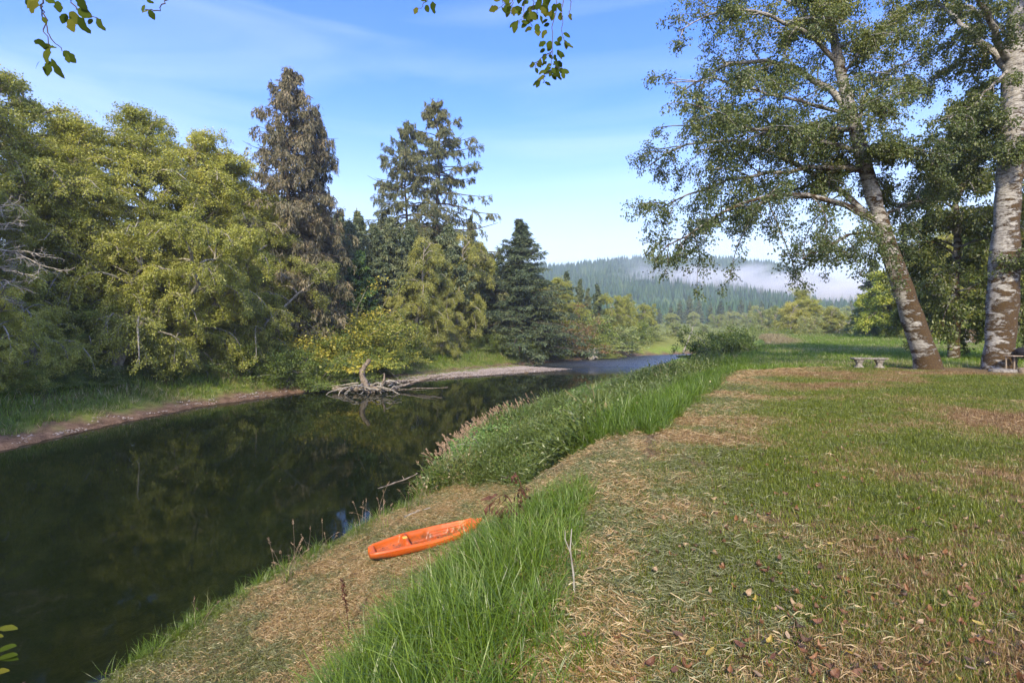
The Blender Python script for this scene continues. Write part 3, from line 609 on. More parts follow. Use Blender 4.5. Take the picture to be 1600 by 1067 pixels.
# flat valley beyond the bend
GV = 'trees on the valley floor'
val = [(WI, 1055, 130, 505, 'willow over the bend left of the bleached leaning tree'), (WI, 1100, 140, 508, 'pale willow right of the bleached leaning tree'),
 (WI, 1140, 150, 500, 'olive willow behind the bramble mound'), (SH5, 1085, 128, 532, 'low willow bush at the root of the bleached tree'), (WI, 1175, 160, 505, 'willow left of the round bush by the meadow'),
 (WI, 1120, 190, 492, 'grey-green willow farther back on the valley floor'), (WI, 1050, 190, 490, 'grey-green willow behind the river bend'), (WI, 1010, 200, 488, 'hazy willow beyond the wooded bank'),
 (WI, 1170, 210, 490, 'hazy willow behind the meadow bushes'), (WI, 1085, 230, 488, 'hazy low willow below the dark spruce clump'), (WI, 1145, 240, 487, 'hazy low willow right of the dark spruce clump'),
 (SH1, 1205, 100, 503, 'round green bush at the left end of the tree group beyond the meadow'), (SH5, 1180, 96, 512, 'low pale bush in front of the round green one'),
 (AL1, 1255, 115, 452, 'highest domed tree of the group beyond the meadow'), (YA, 1225, 110, 470, 'yellow-olive tree left of the domed one'),
 (YA, 1290, 108, 478, 'yellow-olive tree right of the domed one'), (AL3, 1320, 104, 490, 'low spreading tree right of the domed group'), (WI, 1200, 130, 480, 'olive willow behind the round bush'),
 (WI, 1265, 98, 495, 'willow in front of the domed tree'), (MP, 1345, 98, 480, 'dark tree beside the yellow maple'), (WI, 1310, 135, 480, 'pale crown behind the low spreading tree')]
for p, px, Y_, tp, lb in val: plant(p, px, Y_, tp, lb, 'tree', GV, wide=random.uniform(1.1, 1.4))
ORD = 'first second third fourth fifth sixth seventh eighth ninth tenth eleventh twelfth thirteenth fourteenth fifteenth last'.split()
HPX = [1048, 1062, 1078, 1092, 1110, 1126, 1140, 1158, 1172, 1190, 1205, 1030, 1225, 1245, 1300, 1330]
for i, (px, tp, w) in enumerate(((1048, 478, 1.3), (1062, 470, 1), (1078, 462, 1.1), (1092, 468, 1), (1110, 474, 1), (1126, 470, 1.2), (1140, 478, 1.3), (1158, 468, 1), (1172, 472, 1), (1190, 470, 1), (1205, 474, 1), (1030, 482, 1.4), (1225, 476, 1), (1245, 470, 1), (1300, 474, 1), (1330, 470, 1))):
    plant(SP4, px, 300+(i % 4)*22, tp, 'hazy spruce under the misty hill, %s of sixteen from the left' % ORD[sorted(HPX).index(px)], 'spruce tree', 'spruce clump at the foot of the hill', wide=w*1.2)
# right-hand background
GR = 'trees across the meadow'
YM = P_(broadleaf(31, 11, 5.0, leafmat('yellow_maple_leaf', [(0.1, (0.06, 0.10, 0.015)), (0.4, (0.16, 0.21, 0.03)), (0.7, (0.40, 0.38, 0.04)), (0.95, (0.55, 0.45, 0.05))]), M['dark_bark'], 34000, 0.22, h0=0.22, nl=40, droop=0.5, tr=0.35, name='maple_tree'), 'ym', 11)
plant(YM, 1388, 62, 428, 'bright yellow-green maple with a dark trunk beyond the stone bench', 'tree', GR, wide=1.15)
plant(YM, 1417, 60, 470, 'lower yellow-green maple whose trunk stands right of the brightest', 'tree', GR, wide=1.1)
plant(MP, 1355, 70, 470, 'dark green maple left of the brightest yellow one', 'tree', GR, wide=1.1)
plant(SP4, 1366, 90, 405, 'dark spruce top rising behind the yellow maple', 'spruce tree', GR, wide=1.4)
plant(AL1, 1480, 55, 330, 'leafy alder filling the gap between the two big trunks', 'tree', GR, wide=1.1)
plant(MP, 1560, 52, 360, 'dark maple behind the straight mossy trunk', 'tree', GR, wide=1.2)
plant(AL2, 1440, 75, 380, 'green tree behind the leaning trunk', 'tree', GR, wide=1.2)
plant(AL1, 1640, 50, 330, 'green tree at the right edge behind the grill', 'tree', GR, wide=1.2)
plant(MP, 1510, 80, 400, 'dark tree closing the far side of the meadow', 'tree', GR, wide=1.5)
for px, Y_ in ((1445, 58), (1480, 54), (1530, 55), (1585, 50), (1625, 46)):
    plant(SH1, px, Y_, 505, 'dark green shrub across the meadow, '+{1445: 'left of the leaning trunk', 1480: 'in the gap between the two big trunks', 1530: 'just left of the straight trunk', 1585: 'behind the straight trunk and the grill', 1625: 'beyond the right edge of the frame'}[px], 'shrub', 'shrubs under the trees across the meadow', wide=1.5)

# ------------------------------------------------------------------ instanced ground cover
PROTO = bpy.data.collections.new('cover_prototypes')
def cover_group(name, coll):
    ng = bpy.data.node_groups.new(name, 'GeometryNodeTree')
    ng.interface.new_socket('Geometry', in_out='INPUT', socket_type='NodeSocketGeometry'); ng.interface.new_socket('Geometry', in_out='OUTPUT', socket_type='NodeSocketGeometry')
    N = ng.nodes; gi = N.new('NodeGroupInput'); go_ = N.new('NodeGroupOutput')
    ci = N.new('GeometryNodeCollectionInfo'); ci.inputs['Collection'].default_value = coll; ci.inputs['Separate Children'].default_value = True; ci.inputs['Reset Children'].default_value = True
    ip = N.new('GeometryNodeInstanceOnPoints'); ip.inputs['Pick Instance'].default_value = True
    def na(n, ty):
        a = N.new('GeometryNodeInputNamedAttribute'); a.data_type = ty; a.inputs['Name'].default_value = n; return a.outputs['Attribute']
    ng.links.new(gi.outputs[0], ip.inputs['Points']); ng.links.new(ci.outputs[0], ip.inputs['Instance'])
    ng.links.new(na('pick', 'INT'), ip.inputs['Instance Index']); ng.links.new(na('rot', 'FLOAT_VECTOR'), ip.inputs['Rotation'])
    ng.links.new(na('scl', 'FLOAT_VECTOR'), ip.inputs['Scale']); ng.links.new(ip.outputs[0], go_.inputs[0]); return ng
def cover(name, coll, P, rot, scl, pick, dry, label):
    n = len(P); m = bpy.data.meshes.new(name); m.vertices.add(n); m.vertices.foreach_set('co', P.astype(np.float32).ravel())
    a = m.attributes.new('rot', 'FLOAT_VECTOR', 'POINT'); a.data.foreach_set('vector', rot.astype(np.float32).ravel())
    a = m.attributes.new('scl', 'FLOAT_VECTOR', 'POINT'); a.data.foreach_set('vector', scl.astype(np.float32).ravel())
    a = m.attributes.new('pick', 'INT', 'POINT'); a.data.foreach_set('value', pick.astype(np.int32))
    a = m.attributes.new('dry', 'FLOAT', 'POINT'); a.data.foreach_set('value', dry.astype(np.float32))
    m.update(); o = link(bpy.data.objects.new(name, m)); md = o.modifiers.new('cover', 'NODES'); md.node_group = cover_group(name+'_nodes', coll)
    return tag(o, label, 'grass', kind='stuff')
def grassmat(name, greens, straws, trans=0.35, gain=0.9):
    m, t, o = newmat(name); ti = attr(t, 'tint').outputs['Fac']; dr = attr(t, 'dry', 'INSTANCER').outputs['Fac']
    f = mth(t, 'ADD', dr, mth(t, 'MULTIPLY', mth(t, 'SUBTRACT', ti, 0.5), 0.7))
    f = ramp(t, f, [(0.42, (0, 0, 0)), (0.58, (1, 1, 1))])
    gi = mth(t, 'ADD', mth(t, 'MULTIPLY', ti, 0.75), mth(t, 'MULTIPLY', dr, 0.35))
    c = mixc(t, f, ramp(t, gi, greens), ramp(t, ti, straws))
    d = t.nodes.new('ShaderNodeBsdfDiffuse'); tr = t.nodes.new('ShaderNodeBsdfTranslucent'); gl = t.nodes.new('ShaderNodeBsdfGlossy'); gl.inputs['Roughness'].default_value = 0.4
    t.links.new(c, d.inputs[0]); t.links.new(c, tr.inputs[0])
    a = t.nodes.new('ShaderNodeMixShader'); a.inputs[0].default_value = trans; t.links.new(d.outputs[0], a.inputs[1]); t.links.new(tr.outputs[0], a.inputs[2])
    b = t.nodes.new('ShaderNodeMixShader'); b.inputs[0].default_value = 0.05; t.links.new(a.outputs[0], b.inputs[1]); t.links.new(gl.outputs[0], b.inputs[2])
    t.links.new(b.outputs[0], o.inputs[0]); return m
M['lawn'] = grassmat('lawn_grass', [(0.1, (0.055, 0.075, 0.008)), (0.45, (0.17, 0.215, 0.012)), (0.8, (0.33, 0.36, 0.022)), (1.0, (0.46, 0.42, 0.05))],
                     [(0.05, (0.09, 0.045, 0.018)), (0.4, (0.25, 0.135, 0.05)), (0.75, (0.40, 0.26, 0.10)), (1.0, (0.52, 0.40, 0.20))])
M['lush'] = grassmat('lush_grass', [(0.1, (0.05, 0.09, 0.008)), (0.45, (0.16, 0.26, 0.016)), (0.8, (0.32, 0.44, 0.03)), (1.0, (0.48, 0.50, 0.08))],
                     [(0.05, (0.12, 0.08, 0.03)), (0.5, (0.34, 0.26, 0.11)), (1.0, (0.55, 0.46, 0.25))], 0.45)
M['clip'] = grassmat('grass_clippings', [(0.05, (0.08, 0.095, 0.03)), (0.5, (0.17, 0.18, 0.065)), (1.0, (0.32, 0.33, 0.16))],
                     [(0.05, (0.09, 0.05, 0.022)), (0.35, (0.27, 0.165, 0.065)), (0.7, (0.46, 0.33, 0.14)), (1.0, (0.62, 0.52, 0.30))], 0.15)
def blades(seed, n, rad, h, w, seg=3, arch=0.5, lie=False, mat='lawn', tmean=0.5, name='blade_tuft'):
    rng = np.random.default_rng(seed); g = Geo()
    az = rng.uniform(0, 2*PI, n); r = rad*np.sqrt(rng.random(n)); b = np.stack([r*np.cos(az), r*np.sin(az), np.zeros(n)], 1)
    az2 = rng.uniform(0, 2*PI, n); L = rng.uniform(h[0], h[1], n); ti = np.clip(rng.normal(tmean, 0.22, n), 0, 1)
    out = np.stack([np.cos(az2), np.sin(az2), np.zeros(n)], 1); sd = np.stack([-np.sin(az2), np.cos(az2), np.zeros(n)], 1)
    ar = rng.uniform(0.25, 1.0, n)*arch; cols = []
    for i in range(seg+1):
        u = i/seg; ww = w*(1-u**1.6*0.92)*0.5*(0.7+0.6*rng.random((n, 1)) if i == 0 else 1)
        if lie:
            bend = rng.uniform(-0.12, 0.12, (n, 1))
            p = b+out*(L*(u-0.5))[:, None]+sd*bend*L[:, None]*u*(1-u)*3+np.array([0, 0, 1.])*(0.006+(ar*L*0.35)[:, None]*np.sin(u*PI)+rng.uniform(0, 0.02, (n, 1)))
            cols.append((p-sd*ww, p+sd*ww+np.array([0, 0, 0.003])))
        else:
            p = b+out*(L*ar*u**1.9)[:, None]+np.array([0, 0, 1.])*(L*(u-0.45*ar*u**3))[:, None]
            cols.append((p-sd*ww, p+sd*ww))
    V = np.stack([c for pr in cols for c in pr], 1); k = V.shape[1]; base = (np.arange(n)*k)[:, None]
    Q = np.concatenate([base+np.array([[2*i, 2*i+1, 2*i+3, 2*i+2]]) for i in range(seg)], 0)
    g.add(V.reshape(-1, 3), Q, tint=np.tile(ti, seg))
    return g.mesh(name, [M[mat]])
def proto_coll(name, meshes):
    c = bpy.data.collections.new(name)
    for i, m in enumerate(meshes):
        o = bpy.data.objects.new('%s_%02d' % (name, i), m); c.objects.link(o)
    return c
def polar(rng, n, r0, r1, a0, a1, power=1.0):
    """points round the camera's side of the lawn, thinning out with distance"""
    r = (r0**power+(r1**power-r0**power)*rng.random(n))**(1/power); a = np.radians(rng.uniform(a0, a1, n))
    return r*np.sin(a), r*np.cos(a)
LAWN_EDGE = np.array([(-.6, -8), (-.6, .3), (.2, 2.3), (.75, 4), (1.1, 5.6), (1.7, 6.6), (3.1, 9.5), (6.2, 15), (8.1, 19), (13, 21.5), (60, 22.5), (60, -8)], float)
SLOPE = np.array([(-14, -8), (-9, 1), (-6.2, 7.8), (-4.6, 13), (-3.0, 16.0), (-1.5, 16.2), (0, 15.6), (4.6, 13), (3.6, 9.8), (2.2, 7.2), (1.5, 5.6), (1.1, 4), (.6, 2.3), (-.2, .3), (-.3, -8)], float)
TALL = np.array([(-.5, -2), (-.5, .3), (.25, 2.3), (.7, 4), (.95, 5.3), (.5, 5.7), (-.5, 5.9), (-1.3, 5.0), (-2.1, 3.9), (-2.5, 1.5), (-2.6, -2)], float)
def jpoly(x, y, L, a=0.35):
    return inpoly(x+(fbm(x*1.6, y*1.6, 51)-0.5)*2*a, y+(fbm(x*1.6, y*1.6, 52)-0.5)*2*a, L)
rng = np.random.default_rng(77)
def rots(n, tilt=0.15): return np.stack([rng.normal(0, tilt, n), rng.normal(0, tilt, n), rng.uniform(0, 2*PI, n)], 1)
def s3(s, h=1.0): return np.stack([s, s, s*h], 1)
# lawn: short mown blades with brown patches
LC = proto_coll('lawn_tuft', [blades(i, 15, 0.07, (0.03, 0.07), 0.004, 2, 0.9) for i in range(4)]+[blades(9+i, 9, 0.10, (0.03, 0.10), 0.0032, 2, 0.35, lie=True, mat='clip') for i in range(3)])
x, y = polar(rng, 210000, 1.3, 25, -22, 62, 1.25); k = jpoly(x, y, LAWN_EDGE); x = x[k]; y = y[k]; n = len(x)
f1 = fbm(x*0.35, y*0.55, 61, 5); f2 = fbm(x*1.9, y*1.9, 62, 3); f3 = fbm(x*0.16, y*0.22, 63, 3)
dist = np.hypot(x, y)
edge = pdist(x, y, LAWN_EDGE[2:10])
dry = 0.09+2.9*(f1-0.47)+0.9*(f2-0.5)+0.46*smst(6, 8.5, dist)*smst(16, 10, dist)-0.10*smst(6, 4, dist)+rng.normal(0, 0.16, n)+0.55*(f3-0.5)+0.25*smst(1.6, 0.3, edge)
lie = rng.random(n) < np.clip(0.05+0.6*smst(1.9, 0.4, edge)+0.35*(f2-0.55)+0.15*(dry-0.4), 0.03, 0.8)
pick = np.where(lie, rng.integers(4, 7, n), rng.integers(0, 4, n)); sc = rng.uniform(0.7, 1.25, n)*(0.85+0.035*dist)
bare = (fbm(x*2.3, y*2.3, 99, 3) > 0.66) & (rng.random(n) < 0.6)
kk = ~bare; P = np.stack([x, y, gz(x, y)], 1)
cover('mown_grass', LC, P[kk], rots(n)[kk], s3(sc, 1)[kk], pick[kk], np.clip(dry, 0, 1)[kk], 'mown lawn grass with brown and straw coloured patches')
# slope: matted clippings
x, y = polar(rng, 150000, 1.6, 17, -75, 14, 1.3); k = jpoly(x, y, SLOPE, 0.2) & ~inpoly(x, y, np.vstack([LW, RW[::-1]])); x = x[k]; y = y[k]; n = len(x)
f1 = fbm(x*0.8, y*0.8, 71, 4); f2 = fbm(x*2.5, y*2.5, 72, 3); dw = pdist(x, y, RW); dist = np.hypot(x, y)
dry = 0.42+rng.normal(0, .18, n)+1.5*(f1-0.48)+0.7*(f2-0.5)-0.5*smst(1.0, 0.2, dw)
up = rng.random(n) < np.clip(0.12+0.5*smst(1.2, 0.3, dw)+0.9*(0.42-f1), 0.03, 0.8)
pick = np.where(up, rng.integers(0, 4, n), rng.integers(4, 7, n)); sc = rng.uniform(0.7, 1.3, n)*(0.85+0.03*dist)
cover('matted_clippings', LC, np.stack([x, y, gz(x, y)], 1), rots(n, 0.25), s3(sc, 1.2), pick, np.clip(dry, 0, 1), 'matted cut grass on the slope down to the river')
# tall grass
TC = proto_coll('tall_clump', [blades(30+i, 22, 0.10, (0.26, 0.74), 0.0105, 6, 1.0, mat='lush', tmean=0.45) for i in range(4)]+[blades(40+i, 16, 0.07, (0.12, 0.3), 0.008, 4, 0.8, mat='lush') for i in range(3)])
def tallpts(n, bx, poly, a=0.25):
    x = rng.uniform(bx[0], bx[1], n); y = rng.uniform(bx[2], bx[3], n); k = jpoly(x, y, poly, a); return x[k], y[k]
x, y = tallpts(8200, (-3.2, 1.4, -1.5, 7), TALL, 0.55); n = len(x)
dd = pdist(x, y, np.vstack([TALL, TALL[:1]])); sc = (0.38+0.40*np.clip(dd/0.7, 0, 1))*rng.uniform(0.75, 1.15, n)
k = np.hypot(x, y) > 1.5
cover('tall_grass', TC, np.stack([x, y, gz(x, y)-0.02], 1)[k], rots(n, 0.32)[k], s3(sc)[k], np.where(rng.random(n) < 0.8, rng.integers(0, 4, n), rng.integers(4, 7, n))[k], np.clip(0.14+0.7*(fbm(x*1.5, y*1.5, 5)-0.4), 0, 0.46)[k], 'tall bright green grass strip between the lawn and the slope')
BANKP = np.vstack([RW[9:15], CR[11:7:-1]+0, [(8.6, 19.8), (6.3, 15.2), (3.2, 9.8), (2.2, 7.8), (1.5, 7.9), (1.1, 9.8), (.8, 12.4), (0, 14.7), (-3.0, 16.0)]])
x, y = polar(rng, 60000, 6.5, 62, -14, 42, 0.9)
k = jpoly(x, y, BANKP, 0.3) & ~inpoly(x, y, np.vstack([LW, RW[::-1]])); x = x[k]; y = y[k]; n = len(x)
dw = pdist(x, y, RW); dc = pdist(x, y, CR); t_ = dw/(dw+dc); hn = fbm(x*0.5, y*0.5, 81)
isgrass = rng.random(n) < np.clip(0.30+0.75*smst(2.2, 0.6, dc)+0.9*(hn-0.5), 0.12, 1)
sc = rng.uniform(0.7, 1.2, n)*np.where(dc < 0.6, 0.8, 1.0)*(0.25+1.9*hn**1.7+0.25*fbm(x*1.4, y*1.4, 87))*(1-0.5*smst(24, 42, y))*1.15*np.where(isgrass & (dc < 2.6) & (y < 24), 0.68, 1.0)
P = np.stack([x, y, gz(x, y)-0.03], 1); dry = np.clip(0.06+1.1*(fbm(x*0.55, y*0.55, 83)-0.45)+0.7*(fbm(x*2, y*2, 84)-.5)+0.05*smst(1.5, 0.3, dw)+0.2*(y > 40), 0, 1)
g1 = isgrass
cover('bank_grass', TC, P[g1], rots(n, 0.25)[g1], s3(sc)[g1], np.where(rng.random(n) < 0.65, rng.integers(0, 4, n), rng.integers(4, 7, n))[g1], dry[g1], 'long grass covering the near bank and the lawn edge')
def weed(seed, h=0.45, n=60, leaf=0.055):
    rg = np.random.default_rng(seed); g = Geo(); m = 9; az = rg.uniform(0, 2*PI, m); e = rg.uniform(0.5, 1.4, m)
    D = np.stack([np.cos(az)*np.cos(e), np.sin(az)*np.cos(e), np.sin(e)], 1)
    Pp = limbcurves(rg, rg.normal(0, 0.05, (m, 3))*[1, 1, 0], D, rg.uniform(0.6, 1.1, m)*h*1.3, 6, 0.35, 0.12)
    tubes(g, Pp, 0.004*np.ones((m, 6)), 3, tint=0.7); Q, DD = scatter(rg, [Pp], n, 0.035)
    leaves(g, rg, Q, DD, leaf, aspect=0.6, flat=0.65, tint=np.clip(rg.normal(0.5, 0.2, n), 0, 1)); return g.mesh('weed_spray', [M['weed']])
M['weed'] = grassmat('bank_weed_leaf', [(0.1, (0.03, 0.055, 0.012)), (0.45, (0.10, 0.15, 0.028)), (0.8, (0.21, 0.26, 0.055)), (1.0, (0.34, 0.34, 0.10))], [(0.05, (0.10, 0.05, 0.03)), (0.5, (0.28, 0.18, 0.08)), (1.0, (0.5, 0.4, 0.22))], 0.3)
WC = proto_coll('weed_spray', [weed(50+i) for i in range(4)]); w1 = ~isgrass
tag(cover('bank_weeds', WC, P[w1], rots(n, 0.3)[w1], s3(sc*1.15)[w1], rng.integers(0, 4, n)[w1], np.clip(dry-0.05, 0, 1)[w1], 'leafy weeds and low brambles tangled over the near bank'), None, 'weeds')
wy = rng.uniform(6.5, 16.5, 520); wx = np.interp(wy, RW[:, 1], RW[:, 0])+np.abs(rng.normal(.12, .28, 520)); wk = ~zones(wx, wy)[0] & (fbm(wx*1.2, wy*1.2, 29) > .42); wx = wx[wk]; wy = wy[wk]; wn = len(wx)
cover('waterline_grass', TC, np.stack([wx, wy, gz(wx, wy)-.02], 1), rots(wn, .35), s3(rng.uniform(.35, .75, wn)), rng.integers(0, 7, wn), np.clip(rng.normal(.22, .14, wn), 0, 1), 'green tufts fringing the near waterline below the slope')
# unmown field beyond the lawn
FC = proto_coll('field_tuft', [blades(60+i, 14, 0.16, (0.08, 0.24), 0.012, 3, 0.8, mat='lush') for i in range(3)])
x, y = polar(rng, 60000, 21, 95, 8, 52, 0.8)
k = (zones(x, y)[2]) & ~jpoly(x, y, LAWN_EDGE, 0.3); x = x[k]; y = y[k]; n = len(x)
dry = np.clip(0.16+0.9*(fbm(x*0.12, y*0.3, 91)-0.45)+0.9*smst(4.0, 1.0, pdist(x, y, CR)-0*x)*smst(38, 50, y), 0, 1)
cover('field_grass', FC, np.stack([x, y, gz(x, y)-0.02], 1), rots(n), s3(rng.uniform(0.7, 1.3, n)*(0.5+0.022*y)), rng.integers(0, 3, n), dry, 'bright green unmown field grass behind the lawn')
# far bank and gravel bar
x = rng.uniform(-32, 22, 90000); y = rng.uniform(18, 112, 90000); wz, bz, rz_, baz = zones(x, y); dl = pdist(x, y, LB); dwat = pdist(x, y, LW)
nn = fbm(x*0.4, y*0.4, 15)
k = (~wz & ~bz & ~rz_) & (((dl > 1.2+2.4*(nn-0.42)) & (dl < 7) & ~baz) | (baz & (dl < 2.2+3.5*(nn-0.5)))); x = x[k]; y = y[k]; n = len(x); dl = dl[k]; baz = baz[k]
cover('far_bank_grass', FC, np.stack([x, y, gz(x, y)-0.02], 1), rots(n, 0.3), s3(np.where(baz, 0.9, rng.uniform(0.9, 1.9, n)*(0.6+0.25*np.clip(dl, 0, 4))), 1.2), rng.integers(0, 3, n), np.clip(0.12+0.8*(fbm(x*0.5, y*0.5, 92)-0.4)+0.2*smst(2.5, 0.8, dl), 0, 1), 'grass and low herbs along the far waterline')
# gravel on the bar and mud edge
def pebble(seed):
    rg = np.random.default_rng(seed); g = Geo(); n = 12; 
    for i in range(n):
        c = np.array([*rg.uniform(-.5, .5, 2), 0]); s = rg.uniform(.03, .09)*np.array([1, rg.uniform(.6, 1), rg.uniform(.4, .6)])
        o = np.array([(1, 0, 0), (0, 1, 0), (-1, 0, 0), (0, -1, 0), (0, 0, 1), (0, 0, -1)], float)*s*rg.uniform(.8, 1.2, (6, 1)); a = rg.uniform(0, 3)
        o = o@np.array([[math.cos(a), math.sin(a), 0], [-math.sin(a), math.cos(a), 0], [0, 0, 1]])
        g.add(o+c, None, [(0, 1, 4), (1, 2, 4), (2, 3, 4), (3, 0, 4), (1, 0, 5), (2, 1, 5), (3, 2, 5), (0, 3, 5)])
    return g.mesh('pebbles', [M['stone']])
M['stone'] = simple('river_stone', [(0.3, (0.16, 0.13, 0.11)), (0.5, (0.32, 0.27, 0.23)), (0.7, (0.46, 0.41, 0.36))], 3, bmp=0)
PC = proto_coll('pebble_patch', [pebble(i) for i in range(3)])
x = rng.uniform(-25, 26, 60000); y = rng.uniform(20, 108, 60000); wz, bz, rz_, baz = zones(x, y); dl = pdist(x, y, LB); dwat = pdist(x, y, LW)
k = (~wz & ~bz & ~rz_) & ((baz & (dl > 1.0)) | ((dl < 1.3) & ~baz)) & ((rng.random(len(x)) < 0.10) | baz); x = x[k]; y = y[k]; n = len(x)
tag(cover('gravel', PC, np.stack([x, y, gz(x, y)], 1), rots(n, 0.05), s3(rng.uniform(0.5, 1.3, n)), rng.integers(0, 3, n), np.zeros(n), 'pale gravel on the bar and the muddy far edge'), None, 'gravel')

# ------------------------------------------------------------------ seed-headed grasses at the near waterline
def seedclump(seed, ns=6, h=0.8, spread=0.35):
    rg = np.random.default_rng(seed); root = empty('seed_grass'); az = rg.uniform(0, 2*PI, ns); e = rg.uniform(0.9, 1.45, ns)
    D = np.stack([np.cos(az)*np.cos(e), np.sin(az)*np.cos(e), np.sin(e)], 1); k = 8
    Pp = limbcurves(rg, rg.normal(0, spread*0.35, (ns, 3))*[1, 1, 0], D, rg.uniform(0.6, 1.15, ns)*h, k, 0.22, 0.03)
    g = Geo(); tubes(g, Pp, np.linspace(0.003, 0.0015, k)[None]*np.ones((ns, 1)), 3, tint=0.7); st = g.obj('stalk', [M['seed']], root)
    g = Geo(); Q, DD = scatter(rg, [Pp[:, -2:]], ns*18, 0.008); leaves(g, rg, Q, DD*2, 0.028, aspect=0.3, flat=0.1); hd = g.obj('seed_head', [M['seed']], root)
    kk = [st, hd]; lf = bpy.data.objects.new('leaf_blades', blades(seed+5, 16, 0.1, (0.15, 0.45), 0.011, 4, 0.8, mat='lush')); kk.append(link(lf, root)); return root, kk
SG = [seedclump(101), seedclump(102, 4, 0.8), seedclump(103, 8, 0.65)]
sgp = [(575, 822, 'beside the bright glint of water upstream of the kayak'), (548, 815, 'leaning over the dark water left of the glint'), (600, 828, 'just behind the kayak stern at the water'), (655, 792, 'at the water behind the kayak'), (640, 800, 'by the small pale stick behind the kayak'), (668, 778, 'leaning out where the mown slope meets the weedy bank'),
       (500, 868, 'on the bank left of the kayak, curling outward'), (488, 880, 'with long curved seed heads left of the kayak'), (452, 905, 'alone on the waterline midway down the slope'), (445, 912, 'short, low on the waterline'), (302, 985, 'lone pinkish stalk above the sunken log'), (690, 760, 'first of the weedy bank, leaning left'), (712, 735, 'second along the weedy bank'), (735, 700, 'under the corner of the weedy bank')]
used = set()
def ray_ground(px, py):
    dx = (px-800)/800; dz = -(py-515)/800; Y_ = np.linspace(1.5, 120, 6000); z = gz(dx*Y_, Y_, True); h = CAMZ+dz*Y_
    i = np.argmax(h <= np.maximum(z, 0)); return dx*Y_[i], Y_[i], max(z[i], 0.0)
for i, (px, py, lb) in enumerate(sgp):
    X_, Y_, z_ = ray_ground(px, py); src = SG[i % 3]; sc = random.uniform(0.8, 1.15)
    if X_ < np.interp(Y_, RW[:, 1], RW[:, 0])+0.1: X_ = float(np.interp(Y_, RW[:, 1], RW[:, 0]))+0.12
    if i % 3 not in used: used.add(i % 3); r = src[0]; r.location = (X_, Y_, gz1(X_, Y_)); r.scale = (sc,)*3
    else: r = copy_thing(src[0], src[1], (X_, Y_, gz1(X_, Y_)), random.uniform(0, 6), (sc,)*3)
    tag(r, 'clump of dry seed-headed grass '+lb, 'grass clump', 'seed-headed grasses along the near waterline')
# the dense fringe of seed heads farther along
g = Geo(); ns = 320; y = 17+16*rng.beta(1.6, 2.2, ns); x = np.interp(y, RW[:, 1], RW[:, 0])+np.abs(rng.normal(0.25, 0.5, ns)); z = gz(x, y)
D = np.stack([rng.normal(-0.35, 0.2, ns), rng.normal(0.05, 0.2, ns), np.ones(ns)], 1)
Pp = limbcurves(rng, np.stack([x, y, z], 1), D, rng.uniform(0.6, 1.35, ns), 7, 0.2, 0.04); tubes(g, Pp, np.linspace(0.006, 0.004, 7)[None]*np.ones((ns, 1)), 3)
Q, DD = scatter(rng, [Pp[:, -2:]], ns*14, 0.012); leaves(g, rng, Q, DD*2, 0.07, aspect=0.35, flat=0.1)
tag(g.obj('seed_head_fringe', [M['seed']]), 'fringe of pinkish dry seed heads along the weedy bank edge', 'grass', kind='stuff')

# ------------------------------------------------------------------ bramble mounds on the near bank
BM = shrub(41, 1.6, 2.4, M['shade'], name='bramble_mound', nleaf=42000, leaf=0.08, jit=0.09, arch=1.6)
BMp = P_(BM, 'bm', 1.6); BS = P_(shrub(42, 1.0, 1.4, M['bramble'], name='bramble_mound', nleaf=12000, leaf=0.065, jit=0.07, arch=1.5), 'bs', 1.0)
def mound(p, px, Y_, h, w, lb):
    x = (px-800)/800*Y_; z = gz1(x, Y_)-0.1; s = h/p[3]; key = p[2]
    if key not in PLANTED: PLANTED[key] = 1; r = p[0]; r.location = (x, Y_, z); r.scale = (s*w, s*w, s)
    else: r = copy_thing(p[0], p[1], (x, Y_, z), random.uniform(0, 6), (s*w, s*w, s))
    tag(r, lb, 'bramble', 'bramble mounds on the near bank')
mound(BMp, 1135, 42, 2.9, 0.85, 'rounded dark green bramble mound at the top of the bank by the field')
mound(BMp, 1110, 44, 1.5, 0.9, 'lower left shoulder of brambles beside the rounded mound')
mound(BS, 1030, 33, 1.0, 1.2, 'low bramble tangle in front of the far water')
mound(BS, 985, 31, 1.1, 1.2, 'dark leafy tangle left of the one in front of the far water')
mound(BS, 935, 28, 1.2, 1.1, 'bramble clump with a raised sprig against the river')
mound(BS, 1065, 36, 0.7, 1.3, 'flat bramble clump leading up to the rounded mound')
mound(BS, 905, 20, 1.0, 1.0, 'dark hollowed bramble clump in the middle of the weedy bank')
mound(BS, 860, 22, 1.1, 1.0, 'bramble clump behind the seed heads')
mound(BS, 760, 18.5, 1.1, 1.0, 'broad-leaved clump overhanging the water at the bank corner')
mound(BS, 735, 17, 0.7, 1.0, 'small leafy clump hanging over the water below the bank corner')
mound(BS, 960, 17, 0.6, 1.1, 'low dark clump under the long grass')
mound(BS, 850, 15.5, 0.6, 1.3, 'low leafy clump above the brown mown slope')
mound(BS, 800, 20, 1.2, 1.2, 'leafy clump under the pinkish seed heads')

